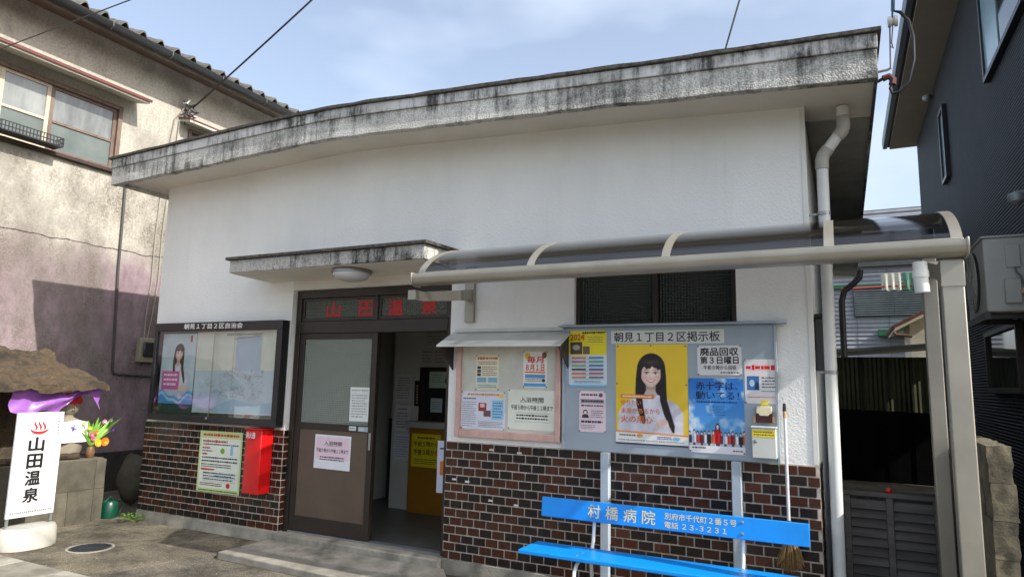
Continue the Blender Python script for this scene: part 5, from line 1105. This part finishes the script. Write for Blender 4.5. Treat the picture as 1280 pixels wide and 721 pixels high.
# basket on the window sill
bs = thing('wire_basket', 'black plastic basket hooked below the old wooden window', 'basket', (XL+0.12, -0.6, 4.42))
b_ = MB(); bx0, bx1, by0, by1, bz0, bz1 = XL+0.072, XL+0.27, -0.98, -0.26, 4.42, 4.53
for z in (bz0, bz0+0.05, bz1): b_.box(bx1-0.006, bx1, by0, by1, z, z+0.012); b_.box(bx0, bx1, by0-0.006, by0, z, z+0.012); b_.box(bx0, bx1, by1, by1+0.006, z, z+0.012)
for k in range(19): y = by0+(by1-by0)*k/18; b_.box(bx1-0.005, bx1-0.001, y-0.006, y+0.006, bz0, bz1)
for k in range(6): x = bx0+(bx1-bx0)*k/5; b_.box(x-0.005, x+0.005, by1+0.001, by1+0.005, bz0, bz1); b_.box(x-0.005, x+0.005, by0-0.005, by0-0.001, bz0, bz1)
b_.build('lattice', BLACK, bs); box('base', BLACK, bs, bx0, bx1, by0, by1, bz0-0.004, bz0)
# service wires
sh_ = thing('service_wire_hook', 'white hook and tangle of black service wires on the old wall', 'wire hook', (XL+0.1, 1.6, 5.65))
MB().tube([(XL, 1.62, 5.86), (XL+0.08, 1.62, 5.88), (XL+0.14, 1.60, 5.84), (XL+0.13, 1.56, 5.78), (XL+0.07, 1.54, 5.79)], 0.014, 8).build('hook', PVC, sh_)
rr = random.Random(21)
for k in range(5):
    pts = [(XL+0.10+rr.uniform(-.03, .08), 1.62+rr.uniform(-.1, .16), 5.78-0.06*j+rr.uniform(-.05, .05)) for j in range(6)]
    MB().tube(pts, 0.009, 6).build('wire_loop', BLACK, sh_)
for k in range(2): MB().tube([(XL+0.12, 1.55+0.1*k, 5.72), (XL+0.03, 1.45+0.08*k, 5.5), (XL+0.02, 1.40+0.12*k, 5.0), (XL+0.02, 1.37+0.11*k, 4.7)], 0.009, 6).build('wire_tail', GC, sh_)
def wire(name, label, a, b, sag, r=0.012):
    a, b = Vector(a), Vector(b); P = [a.lerp(b, t/16)-Vector((0, 0, sag*4*(t/16)*(1-t/16))) for t in range(17)]
    tag(MB().tube(P, r, 6).build(name, BLACK), label, 'cable')
wire('service_wire', 'thick black service wire rising from the old wall into the sky', (XL+0.14, 1.66, 5.74), (-3.03, 0.6, 7.64), 0.05, 0.014)
wire('service_wire', 'thin black wire crossing the old roof edge at top left', (-9.29, -1.5, 4.985), (-4.2, -1.5, 5.03), 0.0, 0.006)
wire('service_wire', 'thin black wire rising behind the flat roof edge near its right end', (-1.14, 2.0, 4.7), (-0.54, 2.0, 6.7), 0.0, 0.010)
cg = thing('cable_anchor', 'insulator, rod and looping black cable at the right end of the roof', 'cable anchor', (0.33, -0.38, 3.5))
MB().tube([(0.28, -0.40, 3.555), (0.34, -0.40, 3.56), (0.36, -0.40, 3.57)], 0.008, 6).build('stay_eye', ALU_G, cg)
MB().tube([(0.357, -0.40, 3.57), (0.362, -0.40, 3.70), (0.368, -0.40, 3.86)], 0.005, 6).tube([(0.362, -0.40, 3.72), (0.38, -0.40, 3.70), (0.372, -0.40, 3.74), (0.385, -0.4, 3.86)], 0.004, 6).build('stay_rod', mat('rusty_rod', lin(96, 70, 56), 0.7), cg)
MB().lathe([(0.012, -0.03), (0.035, -0.028), (0.036, -0.012), (0.024, -0.004), (0.024, 0.004), (0.036, 0.012), (0.035, 0.028), (0.012, 0.03)], (0.385, -0.40, 3.885), 16, 0, Matrix.Rotation(PI/2, 3, 'Y')).build('insulator', mat('porcelain', lin(206, 204, 196), 0.25), cg)
MB().tube([(0.28, -0.40, 3.49), (0.31, -0.40, 3.505), (0.35, -0.40, 3.51), (0.365, -0.40, 3.48), (0.35, -0.4, 3.43), (0.36, -0.40, 3.395), (0.40, -0.40, 3.40), (0.455, -0.40, 3.46), (0.49, -0.40, 3.60), (0.495, -0.40, 3.75), (0.475, -0.40, 3.87), (0.43, -0.4, 3.94), (0.39, -0.40, 3.96), (0.40, -0.6, 4.3), (0.5, -2.5, 5.6)], 0.011, 8).build('black_cable', BLACK, cg)
MB().tube([(0.31, -0.40, 3.505), (0.345, -0.40, 3.515), (0.367, -0.40, 3.49), (0.362, -0.40, 3.455)], 0.022, 8).build('rusty_sleeve', mat('rusty_sleeve', lin(84, 48, 40), 0.7), cg)
MB().tube([(0.385, -0.40, 3.91), (0.39, -0.8, 4.35), (0.5, -2.6, 5.75)], 0.006, 6).build('stay_wire', mat('blue_wire', lin(70, 120, 150), 0.5), cg)

# ------------------------------------------------------------------ roadside shrine
def m_mossy():
    mt, n, l, b = newmat('mossy_stone')
    r = ramp(n, [(0.30, lin(30, 27, 23)), (0.5, lin(88, 72, 52)), (0.62, lin(56, 52, 44)), (0.75, lin(108, 94, 70))]); l.new(fnoise(n, l, 5, 10, (1, 1, 2), 0.75), r.inputs['Fac'])
    r2 = ramp(n, [(0.62, 0.0), (0.68, 0.8)]); l.new(fnoise(n, l, 24, 6, (1, 1, 1), 0.7), r2.inputs['Fac'])
    c = mixc(n, l, r.outputs['Color'], lin(126, 120, 102), r2.outputs['Color'])
    r3 = ramp(n, [(0.48, 0.0), (0.62, 0.85)]); l.new(fnoise(n, l, 3.1, 8, (1, 1, 1), 0.7), r3.inputs['Fac'])
    l.new(mixc(n, l, c, lin(38, 36, 31), r3.outputs['Color']), b.inputs['Base Color']); b.inputs['Roughness'].default_value = 0.95
    bump(n, l, b, fnoise(n, l, 26, 9, (1, 1, 1), 0.75), 1.0, 0.02); return mt
STONE = m_mossy()
STONEB = mat('worked_stone', lin(86, 82, 70), 0.92, var=0.35, vs=5, bmp=0.6, bs=40, dirt=0.8)  # dirty stone, set darker so its colour carries the shade on the base
sr = thing('stone_shrine', 'small roadside stone shrine with a rough slab roof on a block base', 'shrine', (-8, -0.9, GZ))
base_ = MB().box(-8.55, -7.515, -1.95, -0.24, GZ-0.05, 0.545).build('base_core', mat('dark_joint', (0.02, 0.018, 0.015), 0.95), sr)
for z0, z1, cuts in ((GZ-0.05, 0.24, (-1.95, -1.30, -0.62, -0.345, -0.232)), (0.24, 0.556, (-1.95, -1.05, -0.345, -0.232))):
    for ya, yb in zip(cuts, cuts[1:]):
        o = MB().box(-7.56, -7.497, ya+0.002, yb-0.002, z0+0.002, z1-0.002).build('base_block', STONEB, sr)
        bm = bmesh.new(); bm.from_mesh(o.data); bmesh.ops.subdivide_edges(bm, edges=bm.edges[:], cuts=5, use_grid_fill=True)
        for v in bm.verts:
            if v.co.x > -7.51: v.co.x += 0.010*mnoise.noise(v.co*7)+0.006*mnoise.noise(v.co*20)
        bm.to_mesh(o.data); bm.free()
MB().box(-8.5, -7.50, -1.9, -0.26, 0.546, 0.572).build('base_top', STONEB, sr, 0.01)
MB().box(-8.4, -7.95, -1.85, -0.52, 0.573, 1.45).build('back_slab', STONE, sr, 0.03)
MB().blob((-7.85, -1.52, 0.95), (0.34, 0.22, 0.46), 16, 12, 0.25, 2.5).build('side_stone', STONE, sr)
rb = MB(); nu, nv = 64, 34
def roofP(i, j, under=False):
    u, v = i/(nu-1), j/(nv-1)                     # u along Y, v from eave (0) to ridge (1)
    ya, yb = -1.66+0.10*v, -0.365-0.40*v**0.6
    y = ya+(yb-ya)*u; x = -7.36-0.62*v; z = 1.372+0.37*v+(0.035*max(0, math.sin(u*9-2.2)) if v > 0.8 else 0)
    if under: x -= 0.0; z -= 0.05+0.03*(1-abs(2*u-1))
    k = 0.04*mnoise.noise(Vector((x*5, y*5, z*5+(3 if under else 0))))+0.018*abs(mnoise.noise(Vector((x*11, y*9, z*9))))+0.011*mnoise.noise(Vector((x*30, y*30, z*22)))
    return (x+k*0.6, y+k*0.6, z+k)
rb.grid(lambda i, j: roofP(i, j), nu, nv); rb.grid(lambda i, j: roofP(i, j, True), nu, nv)
N_ = nu*nv
for i in range(nu-1):
    rb.f.append((i*nv, N_+i*nv, N_+(i+1)*nv, (i+1)*nv)); rb.m.append(0)
    rb.f.append((i*nv+nv-1, (i+1)*nv+nv-1, N_+(i+1)*nv+nv-1, N_+i*nv+nv-1)); rb.m.append(0)
for j in range(nv-1):
    rb.f.append((j, j+1, N_+j+1, N_+j)); rb.m.append(0); q = (nu-1)*nv
    rb.f.append((q+j, N_+q+j, N_+q+j+1, q+j+1)); rb.m.append(0)
rb.build('slab_roof', STONE, sr, angle=60)
MB().prism([(-7.98, 1.40), (-8.4, 1.40), (-8.4, 1.72), (-7.99, 1.73)], 'y', -1.45, -0.80).build('roof_back', STONE, sr, 0.02)
for k, (c, r) in enumerate((((-7.62, -0.60, 0.60), (.10, .13, .05)), ((-7.66, -0.95, 0.61), (.13, .16, .06)), ((-7.60, -1.25, 0.60), (.1, .12, .05)))): MB().blob(c, r, 12, 8, 0.3, 2).build('rock', STONE, sr)
PUR = mat('purple_satin', lin(150, 96, 176), 0.38, var=0.18, vs=7, spec=0.6)
cl_ = MB(); nu, nv = 44, 12
def clothP(i, j):
    u, v = i/(nu-1), j/(nv-1); y = -1.30+0.90*u
    sw = 0.55*max(0, math.sin(PI*min(1, u*1.75)))**0.7 if u < 0.57 else 0.35*max(0, math.sin(PI*(u-0.57)/0.43))**0.8
    top = 1.335-0.02*math.sin(PI*u)-0.05*math.exp(-((u-0.62)/0.06)**2)
    bot = top-(0.23-0.155*(1/(1+math.exp(-(u-0.56)*40)))+0.14*max(0, (u-0.90)/0.10)+0.02*math.sin(u*14))
    z = top+(bot-top)*v
    x = -7.47+0.030*math.sin(v*6.5+u*9)*math.sin(PI*u)+0.010*math.sin(u*26+v*7)*(0.3+v)
    return (x, y+0.01*math.sin(v*7), z)
cl_.grid(clothP, nu, nv); cl_.grid(lambda i, j: tuple(a+b for a, b in zip(clothP(i, j), (-0.006, 0, 0))), nu, nv)
tag(cl_.build('purple_cloth', PUR, angle=80), 'shiny purple cloth swagged under the shrine roof', 'cloth')
jz = thing('stone_statue', 'small stone jizo statue with red cap and white bib in the shrine', 'statue', (-7.72, -0.58, 0.57))
JST = mat('jizo_stone', lin(132, 124, 108), 0.9, var=0.25, bmp=0.4, bs=50)
bd = MB(); bd.lathe([(0.13, 0), (0.16, 0.1), (0.165, 0.25), (0.15, 0.36), (0.10, 0.42), (0.05, 0.45), (0.05, 0.47), (0.085, 0.50), (0.105, 0.55), (0.108, 0.60), (0.09, 0.65), (0.05, 0.685), (0.01, 0.69)], (-7.72, -0.58, 0.573), 24)
for s in (-1, 1): bd.blob((-7.72, -0.58+0.105*s, 1.15), (.02, .014, .045), 8, 6)
bd.blob((-7.612, -0.58, 1.14), (.018, .014, .024), 8, 6)
for s in (-1, 1): bd.blob((-7.622, -0.58+0.042*s, 1.165), (.008, .02, .006), 8, 5)
bd.blob((-7.618, -0.58, 1.10), (.01, .024, .006), 8, 5)
bd.build('body', JST, jz)
MB().lathe([(0.122, 0.0), (0.126, 0.03), (0.115, 0.075), (0.08, 0.11), (0.03, 0.125), (0.005, 0.128)], (-7.72, -0.58, 1.165), 20).build('red_cap', mat('red_cloth', lin(186, 30, 40), 0.8, var=0.1), jz)
bb = MB()
for off in (0, -0.008): bb.grid(lambda i, j: (-7.535+off+0.012*math.sin(i*.9+j*.4)-0.06*abs(i/12-.5), -0.715+0.27*i/12+(0.05*(1-j/10))*(i/12-.5), 0.755+0.245*j/10-(0.03 if j == 10 else 0)*abs(i/6-1)), 13, 11)
bb.build('white_bib', mat('bib_cloth', lin(206, 208, 212), 0.85, var=0.06), jz)

# flowers in a vase
fv = thing('flower_vase', 'vase of iris leaves with orange, pink and violet flowers at the shrine', 'flowers', (-7.58, -0.38, 0.57))
MB().lathe([(0.03, 0), (0.045, 0.03), (0.05, 0.07), (0.035, 0.12), (0.045, 0.14)], (-7.58, -0.38, 0.573), 14).build('vase', mat('vase_glaze', lin(110, 84, 60), 0.3, var=0.2), fv)
LEAF = mat('iris_leaf', lin(110, 158, 54), 0.5, var=0.3, vs=9); PETM = {}
rr = random.Random(17)
def leafblade(a, b, wdt, bend):
    a, b = Vector(a), Vector(b); d = (b-a); sdv = Vector((0.35, 1, 0)).normalized(); P = []
    mb = MB(); n = 9
    for off in (0, 0.003):
        mb.grid(lambda i, j, o=off: tuple(a+d*(i/(n-1))+Vector((o, 0, 0))+sdv*((j-1)*wdt*max(0, math.sin(PI*min(1, 0.18+0.82*i/(n-1))))**0.8)+Vector((0.0, bend*(i/(n-1))**2, -abs(bend)*0.4*(i/(n-1))**2))+Vector((0.006 if j == 1 else 0, 0, 0))), n, 3)
    return mb
for (y, z, wd, bn_) in ((-0.53, 1.0, .02, -.05), (-0.21, 1.03, .022, .03), (-0.36, 1.02, .02, .0), (-0.50, 0.98, .016, -.03), (-0.44, 1.0, .02, -.02), (-0.40, 0.96, .018, 0), (-0.33, 0.98, .022, .02), (-0.25, 0.96, .02, .05), (-0.16, 0.98, .022, .05), (-0.10, 1.02, .02, .05), (-0.47, 0.88, .018, -.05), (-0.30, 0.9, .018, .02)):
    leafblade((-7.58, -0.385, 0.70), (-7.57+rr.uniform(-.05, .05), y, z), wd, bn_).build('leaf', LEAF, fv, angle=80)
def flower(c, r, col, petals=9):
    mb = MB(); c = Vector(c)
    for k in range(petals):
        a = 2*PI*k/petals; d = Vector((0.25, math.cos(a), math.sin(a))); t = Vector((0, -math.sin(a), math.cos(a)))
        mb.poly([c, c+d*r*0.6+t*r*0.32, c+d*r+Vector((0.01, 0, 0)), c+d*r*0.6-t*r*0.32])
        mb.poly([c+Vector((.012, 0, 0)), c+Vector((.018, 0, 0))+d*r*0.4+t*r*0.22, c+d*r*0.65+Vector((0.02, 0, 0)), c+Vector((.018, 0, 0))+d*r*0.4-t*r*0.22])
    f = mb.build('flower', mat('petal_%d_%d_%d' % col, lin(*col), 0.6, var=0.15), fv)
    MB().tube([c, (-7.58, -0.385, 0.71)], 0.004, 5).build('stem', LEAF, f)
for c, r, col, p in (((-7.54, -0.33, 0.735), .045, (232, 190, 40), 12), ((-7.53, -0.265, 0.745), .05, (236, 140, 30), 14), ((-7.55, -0.41, 0.83), .03, (226, 120, 150), 8), ((-7.55, -0.36, 0.85), .03, (236, 110, 60), 9), ((-7.55, -0.44, 0.90), .026, (240, 200, 70), 8), ((-7.56, -0.27, 0.965), .03, (230, 170, 190), 8), ((-7.56, -0.20, 0.975), .026, (226, 214, 206), 7), ((-7.55, -0.60, 0.92), .045, (86, 66, 170), 6), ((-7.56, -0.17, 0.87), .03, (150, 90, 180), 6), ((-7.55, -0.38, 0.78), .028, (232, 110, 150), 8), ((-7.56, -0.50, 0.95), .024, (236, 214, 120), 7)): flower(c, r, col, p)

# rounded stone at the wall foot
tag(MB().blob((-8.0, 0.45, 0.22), (0.15, 0.17, 0.30), 16, 12, 0.16, 2).build('boundary_stone', STONEB), 'rounded grey boundary stone beside the bathhouse corner', 'stone')
# upright sign stand
ss = thing('standing_sign', 'white upright sign stand with red hot-spring mark on the pavement', 'sign', (-6.93, -1.31, GZ))
sp = Plane((-6.888, -1.518, 0.170), (0, 1, 0), (0, 0, 1))
sw_, sh_ = 0.415, 0.955
pn = box('panel', mat('sign_white_plastic', lin(206, 208, 208), 0.35, var=0.03), ss, -6.912, -6.888, -1.518, -1.103, 0.170, 1.125, 0.004)
mk = MB(); c0 = Vector((-6.8872, 0, 0))
cyy, czz = -1.315, 0.975
PT = []
for i in range(21):
    a = PI*(1.04+0.92*i/20); PT.append((cyy+0.082*math.cos(a), czz+0.056*math.sin(a)))
for i in range(21):
    a = PI*(1.96-0.92*i/20); PT.append((cyy+0.078*math.cos(a)*1.0, czz+0.004+0.032*math.sin(a)))
mk.poly([(-6.8868, y, z) for y, z in PT])
for dy in (-0.038, 0, 0.038):
    S = [(dy+0.010*math.sin(t*2*PI*0.9), 0.005+0.085*t, 0.010*math.sin(PI*(0.15+0.8*t))) for t in [i/10 for i in range(11)]]
    mk.poly([(-6.8868, cyy+y-hw, czz-0.022+z) for y, z, hw in S]+[(-6.8868, cyy+y+hw, czz-0.022+z) for y, z, hw in reversed(S)])
mk.build('hot_spring_mark', ink((214, 40, 44)), pn, smooth=False)
t_ = MB()
for i, ch in enumerate('山田温泉'): text_into(t_, Plane((-6.8872, 0, 0), (0, 1, 0)), ch, -1.392, 0.765-i*0.155, -1.262, 0.892-i*0.155, 0.0005, 0, 0.06)
t_.build('lettering', ink((26, 24, 26)), pn, smooth=False)
fine = MB(); u = -1.49
while u < -1.14: g_ = random.uniform(.008, .018); fine.poly([(-6.8868, u, 0.205), (-6.8868, u+g_, 0.205), (-6.8868, u+g_, 0.220), (-6.8868, u, 0.220)]); u += g_+0.004
for i in range(6): fine.poly([(-6.8868, -1.156+0.006*(i % 2), 0.91+i*0.030), (-6.8868, -1.138, 0.912+i*0.030), (-6.8868, -1.140, 0.926+i*0.030), (-6.8868, -1.158, 0.922+i*0.030)])
fine.build('small_print', ink((120, 122, 124)), pn, smooth=False)
for y in (-1.50, -1.121): MB().box(-6.908, -6.892, y-0.012, y+0.012, 0.10, 0.1695).build('leg', ALU_G, ss)
bt = MB()
prof = [(0.20, 0.0), (0.205, 0.02), (0.20, 0.16), (0.185, 0.19), (0.02, 0.2)]
vs_ = []
for r, z in prof:
    for k in range(28):
        a = 2*PI*k/28; vs_.append((-6.90+r*0.85*math.cos(a), -1.31+r*1.22*math.sin(a)*(1 if True else 0), GZ+0.012+z))
nn_ = 28
bt._add(vs_, [(i*nn_+j, i*nn_+(j+1) % nn_, (i+1)*nn_+(j+1) % nn_, (i+1)*nn_+j) for i in range(len(prof)-1) for j in range(nn_)]+[tuple(range(nn_))[::-1], tuple(range((len(prof)-1)*nn_, len(prof)*nn_))], 0)
bt.build('water_base', mat('base_white_plastic', lin(186, 184, 174), 0.45, var=0.06, dirt=0.2), ss)

# watering can
wcn = thing('watering_can', 'small dark green plastic watering can beside the shrine base', 'watering can', (-7.56, -0.10, GZ))
GRN = mat('green_plastic', lin(8, 66, 48), 0.35, var=0.1)
MB().lathe([(0.085, 0), (0.095, 0.01), (0.098, 0.06), (0.092, 0.15), (0.075, 0.18), (0.06, 0.185), (0.055, 0.19)], (-7.57, -0.10, GZ+0.004), 20).build('body', GRN, wcn)
MB().tube([(-7.57, -0.03, GZ+0.17), (-7.56, 0.03, GZ+0.18), (-7.55, 0.055, GZ+0.13), (-7.56, 0.03, GZ+0.05), (-7.57, -0.01, GZ+0.04)], 0.011, 8).build('handle', GRN, wcn)
MB().tube([(-7.58, -0.18, GZ+0.05), (-7.6, -0.26, GZ+0.13), (-7.62, -0.30, GZ+0.2)], [0.018, 0.013, 0.012], 8).build('spout', GRN, wcn)
MB().tube([(-7.57, -0.16, GZ+0.185), (-7.57, -0.10, GZ+0.235), (-7.57, -0.04, GZ+0.185)], 0.008, 8).build('top_handle', GRN, wcn)
# weed
wd_ = thing('weed_clump', 'low bright green weed growing at the foot of the tiles', 'weed', (-7.12, -0.08, GZ))
lm = MB(); rr = random.Random(31)
for k in range(90):
    a = rr.uniform(0, 2*PI); r = 0.16*rr.random()**0.6; c = Vector((-7.12+r*math.cos(a)*1.1, -0.09+r*math.sin(a)*0.7, GZ+0.02+rr.uniform(0, .07)))
    d = Vector((math.cos(a), math.sin(a), rr.uniform(-.1, .6))).normalized(); t = d.cross(Vector((0, 0, 1))).normalized(); s = rr.uniform(.026, .045)
    lm.poly([c, c+d*s*0.5+t*s*0.35, c+d*s, c+d*s*0.5-t*s*0.35])
lm.build('leaves', mat('weed_leaf', lin(104, 150, 48), 0.55, var=0.3, vs=20), wd_, smooth=False)
stm = MB()
for k in range(14):
    a = 2*PI*k/14; stm.tube([(-7.12, -0.09, GZ), (-7.12+0.08*math.cos(a), -0.09+0.05*math.sin(a), GZ+0.04), (-7.12+0.14*math.cos(a), -0.09+0.09*math.sin(a), GZ+0.05)], 0.002, 4)
stm.build('stems', mat('weed_stem', lin(110, 130, 60), 0.6), wd_)
# manhole
mh = thing('manhole_cover', 'dark round iron manhole cover in a pale ring in the pavement', 'manhole cover', (-6.38, -1.03, GZ))
MB().lathe([(0.20, 0.0), (0.20, 0.014), (0.176, 0.015), (0.175, 0.006)], (-6.38, -1.03, GZ), 40).build('ring', CONC_L, mh)
IRON = mat('worn_iron', lin(58, 60, 66), 0.5, 0.4, var=0.3, vs=14)
lid = MB().lathe([(0.172, 0.0), (0.172, 0.012), (0.165, 0.015), (0.01, 0.016)], (-6.38, -1.03, GZ), 40)
lid.build('lid', IRON, mh)
st_ = MB()
for i in range(-7, 8):
    for j in range(-7, 8):
        x, y = i*0.021, j*0.021
        if x*x+y*y < 0.0225: st_.box(-6.38+x-0.007, -6.38+x+0.007, -1.03+y-0.004, -1.03+y+0.004, GZ+0.0155, GZ+0.019)
s_o = st_.build('lid_studs', IRON, mh); s_o['kind'] = 'stuff'
# dead leaves and bits on the pavement
lt_ = MB(); rr = random.Random(5)
for k in range(140):
    x, y = rr.uniform(-8, -2.2), rr.uniform(-1.6, -0.1); s = rr.uniform(.004, .012); a = rr.uniform(0, PI)
    if -5.15 < x < -2.9 and y > -0.76: zt = -0.058
    else: zt = GZ+0.016
    c, s2 = math.cos(a)*s, math.sin(a)*s
    lt_._add([(x-c, y-s2, zt), (x+s2, y-c, zt+s*.5), (x+c, y+s2, zt), (x-s2, y+c, zt+s*.2)], [(0, 1, 2, 3)], 0 if rr.random() < .7 else 1)
tag(lt_.build('ground_litter', [mat('dead_leaf', lin(96, 82, 58), 0.9), mat('pale_grit', lin(176, 170, 154), 0.9)], smooth=False), 'scattered bits of dead leaf and grit on the pavement', 'litter', kind='stuff')
bpy.data.objects.remove(_to); bpy.data.curves.remove(_tc)
